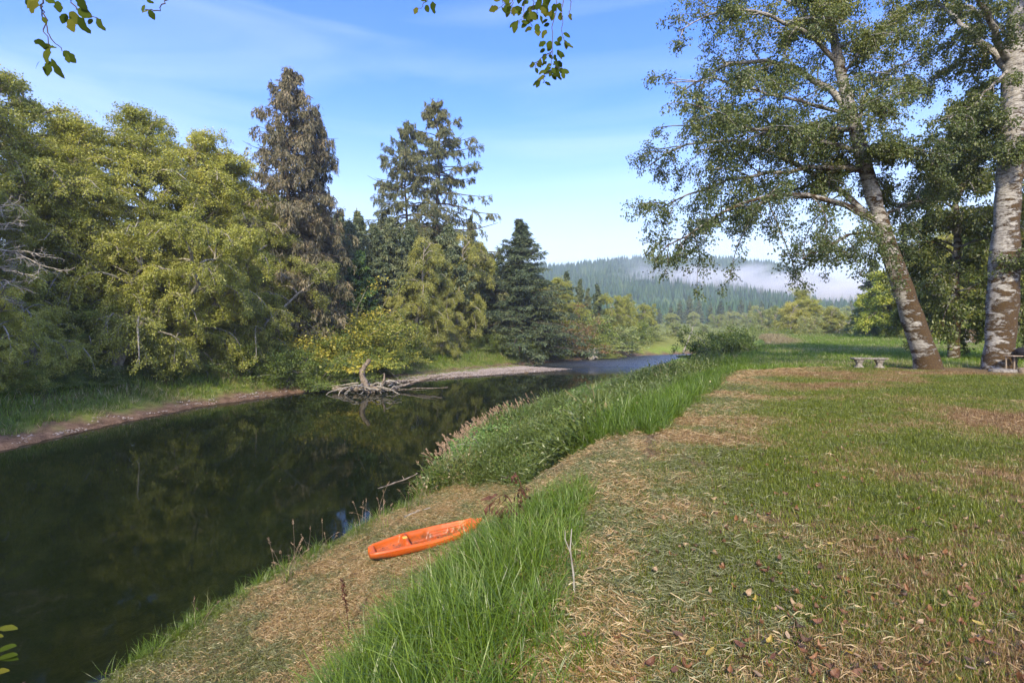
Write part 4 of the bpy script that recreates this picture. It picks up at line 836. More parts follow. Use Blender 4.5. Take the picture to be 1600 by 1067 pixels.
# ------------------------------------------------------------------ the two big alders on the lawn
def pxpath(pts, Y0, Y1=None):
    n = len(pts); Y1 = Y0 if Y1 is None else Y1
    return np.array([at(p[0], p[1], Y0+(Y1-Y0)*i/(n-1)) for i, p in enumerate(pts)])
def heroalder(name, seed, trunk, rads, limbs, Y0, nleaf, leaf, base, extra=10, el=3.0):
    rg = np.random.default_rng(seed); root = empty(name, tuple(base)); B = np.array(base); 
    T = resample(pxpath(trunk, Y0), 34); R = np.interp(np.linspace(0, 1, 34), np.linspace(0, 1, len(rads)), rads)
    g = Geo(); T[0, 2] = base[2]-0.4; R = R*(1+0.05*rg.normal(0, 1, 34)); u = np.linspace(0, 1, 34); R = R*(1+0.12*np.exp(-u*30))
    tubes(g, (T-B)[None], R[None], 28)
    V = g.v[0]; V += (fbm(V[:, 0]*3+V[:, 1]*3, V[:, 2]*2.0, seed)[:, None]-0.5)*0.10*np.array([1, 1, 0]); g.obj('trunk', [M['birch']], root, True)
    Ls = []; Rr = []
    for pts, off, r0 in limbs:
        Pp = resample(pxpath(pts, Y0, Y0+off), 12); Pp[1:-1] += rg.normal(0, 0.06, (10, 3)); Ls.append(Pp); Rr.append(r0*np.linspace(1, 0.16, 12))
        g = Geo(); tubes(g, (Pp-B)[None], Rr[-1][None], 10); g.obj('limb', [M['birch']], root, True)
    Ls = np.array(Ls)-B; L = np.linalg.norm(np.diff(Ls, axis=1), axis=2).sum(1)
    # smaller limbs all round the trunk
    ts = rg.uniform(0.42, 0.98, extra); S, _ = interp_poly((T-B)[None], ts[None]); S = S[0]; az = np.arange(extra)*2.4; D = np.stack([np.cos(az), np.sin(az), 0.35+0*az], 1)
    E = limbcurves(rg, S, D, rg.uniform(0.6, 1.1, extra)*el, 12, 0.3, 0.1)
    g = Geo(); tubes(g, E, 0.045*np.linspace(1, .2, 12)[None]*np.ones((extra, 1)), 6)
    A = np.vstack([Ls, E]); LA = np.r_[L, np.full(extra, el)]
    P2, L2 = side(rg, A, LA, 21, 0.12, 0.34, 8, 0.26, 0.11, flat=0.5, angle=0.95)
    tubes(g, P2, (0.012+0.006*L2)[:, None]*np.linspace(1, .25, 8)[None], 5); tag(g.obj('side_branches', [M['birch']], root, True), kind='stuff')
    P3, L3 = side(rg, P2, L2, 7, 0.15, 0.42, 6, 0.42, 0.13, flat=0.5)
    P4, L4 = side(rg, P3, L3, 3, 0.2, 0.5, 4, 0.3, 0.15, flat=0.5)
    g = Geo(); tubes(g, P3, 0.006*np.linspace(1, .4, 6)[None]*np.ones((len(P3), 1)), 3, mat=1); tubes(g, P4, 0.0035*np.linspace(1, .5, 4)[None]*np.ones((len(P4), 1)), 3, mat=1)
    Q, DD = scatter(rg, [P3, P4, P4], nleaf, 0.09)
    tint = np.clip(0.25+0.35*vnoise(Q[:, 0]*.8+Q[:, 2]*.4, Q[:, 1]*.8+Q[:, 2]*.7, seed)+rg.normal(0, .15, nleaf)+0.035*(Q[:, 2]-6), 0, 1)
    leaves(g, rg, Q, DD+np.array([0, 0, -0.5]), leaf, aspect=0.68, flat=0.3, tint=tint); g.obj('crown', [M['hero'], M['dark_bark']], root); return root
Y0 = 20.6; bx = (1452-800)/800*Y0
r = heroalder('alder_tree', 301, [(1454, 577), (1440, 540), (1420, 480), (1402, 425), (1385, 380), (1368, 320), (1352, 262), (1338, 205), (1322, 150), (1308, 90), (1299, 30), (1294, -40), (1290, -120)],
    [0.47, 0.42, 0.37, 0.33, 0.30, 0.27, 0.25, 0.22, 0.19, 0.16, 0.13, 0.10, 0.06], [
    ([(1372, 345), (1320, 318), (1250, 300), (1180, 308), (1110, 345), (1040, 385)], -3, .13), ([(1375, 352), (1315, 300), (1230, 245), (1150, 215), (1060, 225), (1010, 262)], 2, .14),
    ([(1358, 272), (1290, 258), (1220, 262), (1120, 290), (1012, 330)], -1, .11), ([(1347, 240), (1280, 218), (1200, 210), (1100, 190), (1025, 200)], 3, .10),
    ([(1338, 202), (1240, 197), (1160, 205), (1090, 165)], -4, .10), ([(1336, 190), (1290, 130), (1210, 92), (1130, 100), (1058, 150)], 1, .15),
    ([(1310, 100), (1270, 50), (1190, 20), (1110, 10), (1060, 50)], -2, .10), ([(1302, 60), (1240, 0), (1150, -40), (1080, -30)], 2, .09),
    ([(1338, 210), (1350, 150), (1390, 103), (1432, 95)], 2, .07), ([(1372, 340), (1420, 320), (1470, 300)], 3, .07),
    ([(1385, 372), (1340, 362), (1290, 385), (1255, 405)], -3, .07), ([(1316, 120), (1360, 60), (1400, 20)], 3, .07), ([(1300, 60), (1322, 0), (1360, -50)], -2, .07),
    ([(1352, 262), (1260, 290), (1150, 335), (1075, 372)], 4, .08), ([(1330, 180), (1200, 150), (1100, 120), (1040, 130)], -3, .08)],
    Y0, 150000, 0.088, (bx, Y0, gz1(bx, Y0)), extra=16, el=3.2)
tag(r, 'leaning mossy alder whose wide crown spreads left over the sky', 'tree', 'big alders on the lawn')
Y1 = 20.4; bx = (1562-800)/800*Y1
r = heroalder('alder_tree', 302, [(1560, 578), (1562, 540), (1567, 470), (1570, 400), (1574, 320), (1579, 240), (1583, 160), (1586, 80), (1592, 0), (1596, -90)],
    [0.52, 0.48, 0.45, 0.43, 0.40, 0.38, 0.36, 0.33, 0.28, 0.2], [
    ([(1580, 112), (1530, 66), (1490, 22), (1440, -20)], 2, .16), ([(1582, 95), (1553, 45), (1533, 0), (1510, -60)], -2, .16),
    ([(1578, 108), (1552, 132), (1520, 165), (1480, 190)], -1, .06), ([(1586, 80), (1560, 30), (1480, 0), (1400, 20)], 3, .09), ([(1590, 20), (1640, -20), (1700, -40)], 1, .12), ([(1575, 300), (1630, 240), (1700, 230)], 2, .08),
    ([(1585, 60), (1530, 90), (1470, 110), (1420, 150)], 4, .07), ([(1570, 420), (1600, 400), (1640, 400)], -1.5, .035), ([(1578, 250), (1540, 235), (1490, 260), (1440, 300)], 3, .07)],
    Y1, 66000, 0.092, (bx, Y1, gz1(bx, Y1)), extra=8, el=2.6)
tag(r, 'straight mossy white-barked alder by the grill at the right edge', 'tree', 'big alders on the lawn')
HB = P_(broadleaf(33, 11, 2.9, M['hero'], M['birch'], 52000, 0.125, h0=0.10, nl=44, droop=0.5, tr=0.24, jit=0.12, n2=10, n3=4, prof=lambda u: np.interp(u, [0, .2, .6, 1], [.8, 1, .9, .35])), 'hb', 11)
plant(HB, 1490, 27, 150, 'leafy younger alder filling the gap between the leaning and the straight trunk', 'tree', 'big alders on the lawn', wide=0.85, rz=1.0)
plant(HB, 1640, 25, 190, 'leafy young alder right of the straight trunk, mostly outside the frame', 'tree', 'big alders on the lawn', wide=0.8)

# ------------------------------------------------------------------ kayak
def kayakmat():
    m, t, o = newmat('orange_polyethylene'); n = noise(t, 4, 8, rough=0.7); geo = t.nodes.new('ShaderNodeNewGeometry')
    tcn = t.nodes.new('ShaderNodeTexCoord'); s = t.nodes.new('ShaderNodeSeparateXYZ'); t.links.new(tcn.outputs['Object'], s.inputs[0])
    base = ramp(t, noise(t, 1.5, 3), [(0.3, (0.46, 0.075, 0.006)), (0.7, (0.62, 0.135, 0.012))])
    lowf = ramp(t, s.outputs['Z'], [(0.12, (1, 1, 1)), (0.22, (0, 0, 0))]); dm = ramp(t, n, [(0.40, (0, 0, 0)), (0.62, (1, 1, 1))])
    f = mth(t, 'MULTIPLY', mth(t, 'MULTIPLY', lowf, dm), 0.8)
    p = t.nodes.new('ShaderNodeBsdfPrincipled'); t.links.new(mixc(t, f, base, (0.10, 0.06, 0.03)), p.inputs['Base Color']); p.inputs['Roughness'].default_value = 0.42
    t.links.new(bump(t, n, 0.12, 0.01), p.inputs['Normal']); t.links.new(p.outputs[0], o.inputs[0]); return m
KM = kayakmat(); KL = 2.5
nu, nv = 110, 45; U, Vv = np.meshgrid(np.linspace(0, 1, nu), np.linspace(-1, 1, nv), indexing='ij')
hw = np.interp(U[:, 0], [0, .015, .05, .15, .35, .5, .65, .8, .9, .96, .99, 1], [.17, .205, .235, .29, .36, .375, .355, .275, .185, .105, .05, .012])
rim = np.interp(U[:, 0], [0, .1, .3, .5, .7, .85, 1], [.215, .22, .24, .225, .23, .25, .29]); keel = np.interp(U[:, 0], [0, .06, .2, .75, .9, 1], [.07, .03, 0, 0, .05, .20])
a = np.abs(Vv); u = U
def box(u, a0, a1, s): return smst(a0-s, a0+s, u)*(1-smst(a1-s, a1+s, u))
dep = 0.10*box(u, .055, .275, .012)*(1-smst(.66, .76, a))
dep += 0.165*box(u, .345, .52, .02)*(1-smst(.56, .70, a))*(1-0.25*a**2)
dep += 0.12*box(u, .52, .86, .02)*(1-smst(.44, .58, a)*(1-0)-0)
dep += 0.05*box(u, .50, .84, .03)*smst(.52, .58, a)*(1-smst(.70, .78, a))
for c in (.70, .755, .81): dep -= 0.055*np.exp(-((u-c)/.0085)**2)*(1-smst(.46, .56, a))*box(u, .6, .9, .02)
for c in np.linspace(-.5, .5, 5): dep -= 0.016*np.exp(-((Vv-c)/.05)**2)*box(u, .07, .265, .01)
dep -= 0.05*np.exp(-((u-.31)/.022)**2)*(1-smst(.55, .8, a))
dep -= 0.018*np.exp(-((a-.84)/.07)**2)*box(u, .03, .93, .02)
dep = dep*1.3
camber = 0.035*(1-a**2)*(u > .86)*smst(.86, .9, u)
notch = 0.05*np.exp(-((a)/.35)**2)*np.exp(-(u/.02)**2)
XX = (u-.5)*KL+notch; YY = Vv*hw[:, None]; ZD = rim[:, None]-dep+camber-0.012*smst(.9, 1, a)
gk = Geo(); i2 = np.arange(nu*nv).reshape(nu, nv)
gk.add(np.stack([XX, YY, ZD], -1), np.stack([i2[:-1, :-1], i2[1:, :-1], i2[1:, 1:], i2[:-1, 1:]], -1).reshape(-1, 4))
nh = 23; th = np.linspace(0, PI, nh); cy = np.cos(th); cz = np.sin(th)**0.75
HY = -cy[None]*hw[:, None]*(1+0.05*np.sin(th*2)[None]**2); HZ = rim[:, None]-0.012-(rim[:, None]-0.012-keel[:, None])*cz[None]
HX = (U[:, :1]-.5)*KL+0*HY; HX = HX-0.04*np.sin(th)[None]*(U[:, :1] > .9)*smst(.9, 1, U[:, :1])*1.5
i3 = np.arange(nu*nh).reshape(nu, nh); gh = Geo()
gh.add(np.stack([HX, HY, HZ], -1), np.stack([i3[:-1, :-1], i3[:-1, 1:], i3[1:, 1:], i3[1:, :-1]], -1).reshape(-1, 4)[:, ::-1])
for e in (0,):   # stern wall between deck edge and hull
    m0 = gh.n; ce = np.array([[HX[e].mean()-0.02, 0, (rim[e]+keel[e])/2]]); gh.add(np.vstack([np.stack([HX[e], HY[e], HZ[e]], -1), ce, np.stack([XX[e, ::-1], YY[e, ::-1], ZD[e, ::-1]], -1)]), None,
        [(i, i+1, nh) for i in range(nh-1)]+[(nh+1+i, nh+2+i, nh) for i in range(nv-1)])
p0 = np.array([-2.75, 10.85, 0]); p1 = np.array([-.88, 11.65, 0]) 
mid = (p0+p1)/2+np.array([0, -.12, 0]); dirv = p1-p0; rz = math.atan2(dirv[1], dirv[0]); print('KAYAK', p0, p1, np.linalg.norm(dirv))
ux = np.array([math.cos(rz), math.sin(rz)]); vx = np.array([-ux[1], ux[0]])
zm = gz1(mid[0], mid[1]); zs = [gz1(*(mid[:2]+ux*s)) for s in (-1, 1)]; zt = [gz1(*(mid[:2]+vx*s*.3)) for s in (-1, 1)]
K = empty('kayak', (mid[0], mid[1], zm+0.03), rz, 'orange sit-on-top plastic kayak lying empty on the mown slope by the river', 'kayak')
K.rotation_euler = (0.07, -math.atan2(zs[1]-zs[0], 2.0)*.7, rz)
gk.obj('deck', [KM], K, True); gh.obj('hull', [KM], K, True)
M['blk'] = simple('black_plastic', [(0.3, (0.01, 0.01, 0.01)), (0.7, (0.02, 0.02, 0.02))], 20, bmp=0, rough=.5)
M['yel'] = simple('sun_faded_plastic', [(0.3, (0.8, 0.36, 0.05)), (0.7, (0.9, 0.5, 0.1))], 20, bmp=0, rough=.5)
def disc(r, h, n=14, squash=1):
    g = Geo(); a = np.arange(n)*2*PI/n; V = [(r*math.cos(q), r*squash*math.sin(q), z) for z in (0, h) for q in a]+[(0, 0, h)]
    g.add(V, [(i, (i+1) % n, n+(i+1) % n, n+i) for i in range(n)], [(n+i, n+(i+1) % n, 2*n) for i in range(n)]); return g
for (uu, vv, r_) in ((.40, -.3, .014), (.40, .3, .014), (.60, -.25, .016), (.60, .25, .016), (.12, -.5, .012), (.12, .5, .012), (.22, .5, .012)):
    i = int(uu*(nu-1)); j = int((vv+1)/2*(nv-1)); o = disc(r_, .004).obj('scupper_hole', [M['blk']], K); o.location = (XX[i, j], YY[i, j], ZD[i, j]+.001)
i = int(.31*(nu-1)); j = nv//2; g = Geo(); g.add([(-.05, -.045, 0), (.05, -.045, 0), (.05, .045, 0), (-.05, .045, 0), (-.04, -.035, .012), (.04, -.035, .012), (.04, .035, .012), (-.04, .035, .012)], [(4, 5, 6, 7), (0, 1, 5, 4), (1, 2, 6, 5), (2, 3, 7, 6), (3, 0, 4, 7)])
o = g.obj('label_plate', [M['yel']], K); o.location = (XX[i, j], 0, ZD[i, j]+.001)
for sgn in (-1, 1):
    g = Geo(); tt_ = np.linspace(0, 1, 9); Pp = np.stack([KL*(.985-.5)-.10+.0*tt_+.06*tt_, 0.03*sgn+0*tt_, .275+.03*np.sin(tt_*PI)], 1); 
g = Geo(); tt_ = np.linspace(0, PI, 9); tubes(g, np.stack([KL*.44+.05*np.cos(tt_), 0*tt_, .27+.035*np.sin(tt_)], 1)[None], np.full((1, 9), .006), 6); g.obj('carry_handle', [M['blk']], K)

# ------------------------------------------------------------------ stone bench, grill, slab
def boxgeo(g, c, s, bev=0.01):
    c = np.array(c, float); s = np.array(s, float)/2; b = bev
    V = []; 
    for z, i in ((-1, b), (-1, 0), (1, 0), (1, b)):
        zz = z*s[2] if i == b else z*(s[2]-b)
        for sx, sy in ((-1, -1), (1, -1), (1, 1), (-1, 1)): V.append(c+np.array([sx*(s[0]-i), sy*(s[1]-i), zz]))
    Q = [(3, 2, 1, 0), (12, 13, 14, 15)]
    for l in range(3):
        for i in range(4): Q.append((l*4+i, l*4+(i+1) % 4, l*4+4+(i+1) % 4, l*4+4+i))
    g.add(V, Q)
X_, Y_ = (1358-800)/800*21.3, 21.3; B = empty('garden_bench', (X_, Y_, gz1(X_, Y_)), -0.12, 'weathered concrete garden bench with two pedestal legs on the lawn', 'bench')
g = Geo(); boxgeo(g, (0, 0, .405), (1.32, .38, .07), .018); g.obj('seat', [M['concrete']], B)
for sx in (-.39, .39):
    g = Geo(); prof = [(0, .17, .15), (.05, .17, .15), (.08, .13, .12), (.16, .10, .10), (.24, .12, .115), (.30, .17, .14), (.368, .18, .15)]
    V = [];
    for z, hx_, hy_ in prof:
        for k_ in range(12):
            a_ = k_*PI/6+PI/12; c_, s_ = math.cos(a_), math.sin(a_); V.append((hx_*np.sign(c_)*abs(c_)**.6, hy_*np.sign(s_)*abs(s_)**.6, z-.03 if z == 0 else z))
    g.add(V, [(l*12+i, l*12+(i+1) % 12, l*12+12+(i+1) % 12, l*12+12+i) for l in range(6) for i in range(12)]); o = g.obj('leg', [M['concrete']], B, False); o.location = (sx, 0, 0)
# charcoal grill, half in the frame
X_, Y_ = (1597-800)/800*19.6, 19.6; G_ = empty('charcoal_grill', (X_+.10, Y_, gz1(X_, Y_)), 0.2, 'black round-lidded charcoal grill with a side shelf beside the straight alder', 'grill')
g = Geo(); th = np.linspace(0, PI/2, 8); ph = np.arange(20)*2*PI/20
def lathe(prof, n=20, sq=(1, 1)):
    g = Geo(); a = np.arange(n)*2*PI/n; V = [(r*sq[0]*math.cos(q), r*sq[1]*math.sin(q), z) for r, z in prof for q in a]
    g.add(V, [(l*n+i, l*n+(i+1) % n, l*n+n+(i+1) % n, l*n+n+i) for l in range(len(prof)-1) for i in range(n)]); return g
lathe([(.29, .72), (.30, .74), (.29, .80), (.24, .87), (.15, .915), (.03, .93), (.001, .93)], 24).obj('lid', [M['metal']], G_, True)
lathe([(.001, .50), (.10, .505), (.22, .56), (.28, .66), (.295, .72)], 24).obj('bowl', [M['metal']], G_, True)
g = Geo(); tubes(g, np.array([[(-.05, 0, .93), (-.05, 0, .97), (.05, 0, .97), (.05, 0, .93)]]), np.full((1, 4), .012), 6); g.obj('lid_handle', [M['wood']], G_)
for q in range(3):
    a_ = q*2.1+.5; g = Geo(); tubes(g, np.array([[(.18*math.cos(a_), .18*math.sin(a_), .56), (.30*math.cos(a_), .30*math.sin(a_), -.02)]]), np.full((1, 2), .012), 6); g.obj('leg', [M['metal']], G_)
g = Geo(); boxgeo(g, (-.56, 0, .60), (.50, .34, .03), .005); g.obj('side_shelf', [M['wood']], G_)
for q in (-.36, -.76): g = Geo(); boxgeo(g, (q, 0.1, .28), (.035, .035, .62), .004); g.obj('shelf_leg', [M['wood']], G_)
X_, Y_ = (1568-800)/800*19.3, 19.3; z_ = gz1(X_, Y_)
o = lathe([(.44, -.06), (.46, .03), (.43, .09), (.30, .11), (.001, .115)], 22, (1, .9)).obj('stepping_stone', [M['concrete']], None, True); o.location = (X_, Y_, z_); tag(o, 'round flat pale concrete slab at the foot of the straight alder', 'slab')
X_, Y_ = (1598-800)/800*18.9, 18.9; g = lathe([(.15, -.05), (.17, .06), (.12, .15), (.04, .19), (.001, .19)], 9, (1, .8)); o = g.obj('boulder', [M['drift']], None, True); o.location = (X_, Y_, gz1(X_, Y_)); tag(o, 'brown rounded stone under the grill at the frame edge', 'rock')
# stump, fence posts
X_, Y_ = (1514-800)/800*44, 44; z_ = gz1(X_, Y_); g = lathe([(.75, -.1), (.62, .2), (.55, .8), (.56, 1.25), (.3, 1.35), (.001, 1.3)], 14); o = g.obj('tree_stump', [M['birch']], None, True); o.location = (X_, Y_, z_); tag(o, 'pale thick stump in the dry grass beyond the two big trunks', 'stump')
for i, (px, Yp, lb) in enumerate(((1466, 42, 'thin dark fence post right of the leaning trunk'), (1502, 45, 'thin fence post just left of the pale stump'), (1440, 52, 'fence post seen left of the leaning trunk base'))):
    X_ = (px-800)/800*Yp; g = Geo(); tubes(g, np.array([[(0, 0, -.1), (0.01, 0, .6), (0.02, 0, 1.25)]]), np.full((1, 3), .045), 7); o = g.obj('fence_post', [M['dark_bark']]); o.location = (X_, Yp, gz1(X_, Yp)); tag(o, lb, 'post', 'fence posts across the field')

# ------------------------------------------------------------------ driftwood and dead wood
def worldtube(g, pts, r0, r1, n=14, sides=8, wob=0.0, rg=rng, B=np.zeros(3)):
    Pp = resample(np.array(pts, float), n); Pp[1:-1] += rg.normal(0, wob, (n-2, 3)); tubes(g, (Pp-B)[None], np.linspace(r0, r1, n)[None]*(1+0.08*rg.normal(0, 1, (1, n))), sides); return Pp
rg = np.random.default_rng(9); Yd = 44.0
Bd = at(572, 615, Yd); Bd[2] = 0.0; D_ = empty('driftwood_snag', tuple(Bd), 0, 'bleached root wad of driftwood with one thick upright limb at the far waterline', 'driftwood')
g = Geo(); worldtube(g, [at(578, 616, Yd), at(572, 604, Yd), at(566, 590, Yd), at(565, 578, Yd), at(572, 570, Yd), at(578, 562, Yd)],   .36, .17, 16, 10, .03, rg, Bd); 
worldtube(g, [at(568, 592, Yd), at(574, 604, Yd), at(586, 612, Yd)], .16, .1, 8, 6, .02, rg, Bd); g.obj('upright_limb', [M['drift']], D_, True)
g = Geo(); worldtube(g, [at(596, 603, Yd), at(601, 592, Yd), at(600, 583, Yd)], .13, .06, 8, 6, .01, rg, Bd); g.obj('side_limb', [M['drift']], D_, True)
g = Geo(); worldtube(g, [at(520, 609, Yd), at(545, 606, Yd), at(575, 608, Yd), at(600, 607, Yd)], .22, .22, 12, 8, .05, rg, Bd); g.obj('sunken_trunk', [M['drift']], D_, True)
for i in range(30):
    a0 = rg.uniform(545, 612); y0 = rg.uniform(600, 612); ln = rg.uniform(15, 42)*(1 if rg.random() < .5 else -1); g = Geo()
    p0_ = at(a0, y0, Yd+rg.uniform(-1, 1)); p1_ = at(a0+ln*.55, y0+rg.uniform(-7, 3), Yd+rg.uniform(-2, 2)); p2_ = at(a0+ln, y0+rg.uniform(-4, 13), Yd+rg.uniform(-2.5, 1)); p2_[2] = max(p2_[2], -0.05); p0_[2] = max(p0_[2], .1)
    worldtube(g, [p0_, p1_, p2_], rg.uniform(.06, .10), .025, 9, 5, .05, rg, Bd); g.obj('root', [M['lichen']], D_, True)
g = Geo(); P2_ = [at(502, 606, 45), at(520, 603, 45), at(545, 601, 44.5), at(560, 598, 44)]; worldtube(g, P2_, .05, .08, 12, 6, .04, rg, Bd); g.obj('root', [M['lichen']], D_, True)
for pts, r0, lb in (([(612, 608), (640, 600), (665, 594), (690, 586)], .17, 'long pale driftwood log pointing right from the root wad'), ([(618, 606), (645, 597), (680, 588)], .10, 'thinner grey log lying against the long pale one'), ([(615, 611), (650, 611), (700, 613)], .05, 'thin bleached pole floating right of the root wad')):
    g = Geo(); w = np.array([at(p[0], p[1], 45.5+i*1.1) for i, p in enumerate(pts)]); w[:, 2] = np.maximum(w[:, 2], 0.03); b0 = w[0].copy(); worldtube(g, w, r0, r0*.5, 12, 8, .03, rg, b0); o = g.obj('driftwood_log', [M['drift']], None, True); o.location = tuple(b0); tag(o, lb, 'log', 'driftwood beside the root wad')
# far snag and leaning dead tree
Yf = 91; b0 = at(926, 561, Yf); b0[2] = 0.1; S_ = empty('bleached_snag', tuple(b0), 0, 'small bleached stump snag standing at the far waterline', 'driftwood')
for pts in ([(926, 561), (925, 552), (930, 543)], [(925, 556), (921, 549), (917, 546)], [(926, 554), (932, 549), (934, 552)], [(920, 561), (928, 557), (936, 560)]):
    g = Geo(); worldtube(g, [at(*p, Yf) for p in pts], .4, .1, 8, 6, .04, rg, b0); g.obj('stub', [M['lichen']], S_, True)
Yf = 112; b0 = at(1068, 546, Yf); T_ = empty('dead_tree', tuple(b0), 0, 'slender bleached dead tree leaning right at the river bend', 'tree')
g = Geo(); worldtube(g, [at(1068, 550, Yf), at(1073, 538, Yf), at(1078, 524, Yf), at(1083, 512, Yf)], .20, .06, 10, 6, .05, rg, b0); g.obj('trunk', [M['lichen']], T_, True)
for pts in ([(1078, 524), (1084, 519), (1092, 516)], [(1080, 519), (1082, 510), (1088, 503)], [(1075, 532), (1069, 524), (1066, 516)], [(1082, 514), (1078, 507), (1079, 501)], [(1076, 528), (1086, 527), (1095, 530)]):
    g = Geo(); worldtube(g, [at(*p, Yf) for p in pts], .05, .02, 7, 5, .05, rg, b0); g.obj('branch', [M['lichen']], T_, True)
# dead lichened branches at the left edge
Yl = 28; b0 = at(-20, 450, Yl); LT = empty('dead_tree', (b0[0]-1, Yl+1, gz1(b0[0]-1, Yl+1)), 0, 'dead lichen-white branches reaching in from the left edge of the frame', 'tree'); bb = np.array(LT.location)
g = Geo(); worldtube(g, [bb+[0, 0, -.3], bb+[.3, -.2, 3], at(-40, 400, Yl), at(-50, 330, Yl)], .22, .08, 14, 7, .05, rg, bb); g.obj('trunk', [M['lichen']], LT, True)
for (x0, y0, x1, y1, r0) in ((-40, 420, 62, 436, .07), (-40, 395, 75, 402, .07), (-40, 370, 45, 345, .05), (-35, 440, 40, 452, .05), (-40, 340, 30, 318, .05), (-30, 455, 30, 475, .04), (-40, 385, 95, 425, .06)):
    Pm = resample(np.array([at(x0, y0, Yl), at((x0+x1)/2, (y0+y1)/2-8, Yl-1), at(x1, y1, Yl-1.5)]), 14); g = Geo(); Pm[1:] += rg.normal(0, .05, (13, 3)); tubes(g, (Pm-bb)[None], np.linspace(r0, .015, 14)[None], 5)
    q2, l2 = side(rg, Pm[None]-bb, np.array([4.0]), 16, .2, .33, 7, .05, .22, flat=.5); tubes(g, q2, .022*np.linspace(1, .35, 7)[None]*np.ones((len(q2), 1)), 4)
    q3, l3 = side(rg, q2, l2, 6, .15, .5, 5, .1, .25, flat=.6); tubes(g, q3, .012*np.linspace(1, .4, 5)[None]*np.ones((len(q3), 1)), 3); g.obj('branch', [M['lichen']], LT, True)
# dead twiggy branches showing in front of the alder wall
for i, (px, py, Yt) in enumerate(((165, 470, 34), (240, 500, 36), (300, 560, 38), (215, 300, 38), (350, 330, 42), (40, 520, 27), (330, 480, 38), (120, 600, 27))): pass

# sunken log by the near bank and floating sticks
a_ = np.array(ray_ground(215, 1050)); b_ = np.array(ray_ground(362, 925)); 
A0 = np.array([(200-800)/800*8.2, 8.2, -0.25]); A1 = np.array([(335-800)/800*11.0, 11.0, -0.245]); b0 = (A0+A1)/2
M['wetlog'] = simple('sunken_wood', [(0.3, (0.30, 0.22, 0.07)), (0.7, (0.62, 0.50, 0.20))], 3, bmp=.3)
g = Geo(); worldtube(g, [A0+(A0-A1)*.2, A0, A1], .20, .19, 14, 12, .01, rg, b0); o = g.obj('sunken_log', [M['wetlog']], None, True); o.location = tuple(b0); tag(o, 'olive brown log lying just under the water along the near bank', 'log')
w = np.array([at(590, 762, 17.4), at(615, 752, 18), at(632, 747, 18.3), at(652, 740, 18.7)]); w[:, 2] = [-.03, .0, .03, .16]; b0 = w[0].copy(); g = Geo(); worldtube(g, w, .035, .02, 12, 6, .01, rg, b0)
worldtube(g, [w[2], w[2]+[-.1, .1, .12]], .02, .01, 5, 5, 0, rg, b0); o = g.obj('floating_branch', [M['drift']], None, True); o.location = tuple(b0); tag(o, 'thin pale branch tip sticking out of the dark water above the kayak', 'branch')
w = np.array([ray_ground(632, 812), ray_ground(650, 803), ray_ground(672, 797)]); w[:, 2] += .06; b0 = w[0].copy(); g = Geo(); worldtube(g, w, .03, .02, 8, 6, .005, rg, b0); o = g.obj('stick', [M['lichen']], None, True); o.location = tuple(b0); tag(o, 'pale bleached stick at the waterline just behind the kayak', 'stick')

# ------------------------------------------------------------------ dried dock plants
def dock(px, py, h, lb, nb=1, seed=1, lean=0.1):
    X_, Y_, z_ = ray_ground(px, py); rgd = np.random.default_rng(seed); r = empty('dock_plant', (X_, Y_, z_), 0, lb, 'plant'); az = rgd.uniform(0, 6.28, nb)
    D = np.stack([lean*np.cos(az), lean*np.sin(az), np.ones(nb)], 1); Pp = limbcurves(rgd, np.zeros((nb, 3)), D, np.full(nb, h), 9, .12 if nb > 1 else 0, .05); g = Geo(); tubes(g, Pp, .008*np.linspace(1, .5, 9)[None]*np.ones((nb, 1)), 5); g.obj('stalk', [M['dock']], r)
    g = Geo(); Q, DD = scatter(rgd, [Pp[:, 3:]], 90*nb, .018); leaves(g, rgd, Q, DD, .045, aspect=.5, flat=.2); g.obj('seed_head', [M['dock']], r)
dock(545, 990, .85, 'tall thin dark dried dock stalk on the slope below the kayak', 1, 3, .05)
X_, Y_, z_ = ray_ground(828, 828); rgd = np.random.default_rng(12); FP = empty('withered_plant', (X_, Y_, z_), 0, 'withered brown plant arching over with curled leaves behind the tall grass', 'plant')
Pp = limbcurves(rgd, rgd.normal(0, .06, (7, 3))*[1, 1, 0], np.stack([rgd.normal(0, .5, 7), rgd.normal(0, .4, 7), np.ones(7)], 1), rgd.uniform(.4, .75, 7), 10, .65, .06); g = Geo(); tubes(g, Pp, .007*np.linspace(1, .4, 10)[None]*np.ones((7, 1)), 5); g.obj('stalk', [M['dock']], FP)
Q, DD = scatter(rgd, [Pp[:, 3:]], 90, .02)
g = Geo(); leaves(g, rgd, Q, DD+[0, 0, -1.2], .12, aspect=.28, flat=.1, fold=.25); g.obj('withered_leaves', [M['dock']], FP)
X_, Y_, z_ = ray_ground(828, 905); g = Geo(); tubes(g, np.array([[(0, 0, -.05), (-.01, 0, .15), (-.03, 0, .3), (-.02, 0, .42)]]), np.array([[.007, .006, .005, .003]]), 6); tubes(g, np.array([[(-.03, 0, .28), (-.06, 0, .36), (-.06, 0, .41)]]), np.array([[.004, .003, .002]]), 5)
o = g.obj('dead_twig', [M['lichen']], None, True); o.location = (X_+.25, Y_-.6, gz1(X_+.25, Y_-.6)); tag(o, 'grey dead twig standing in the tall grass', 'twig')

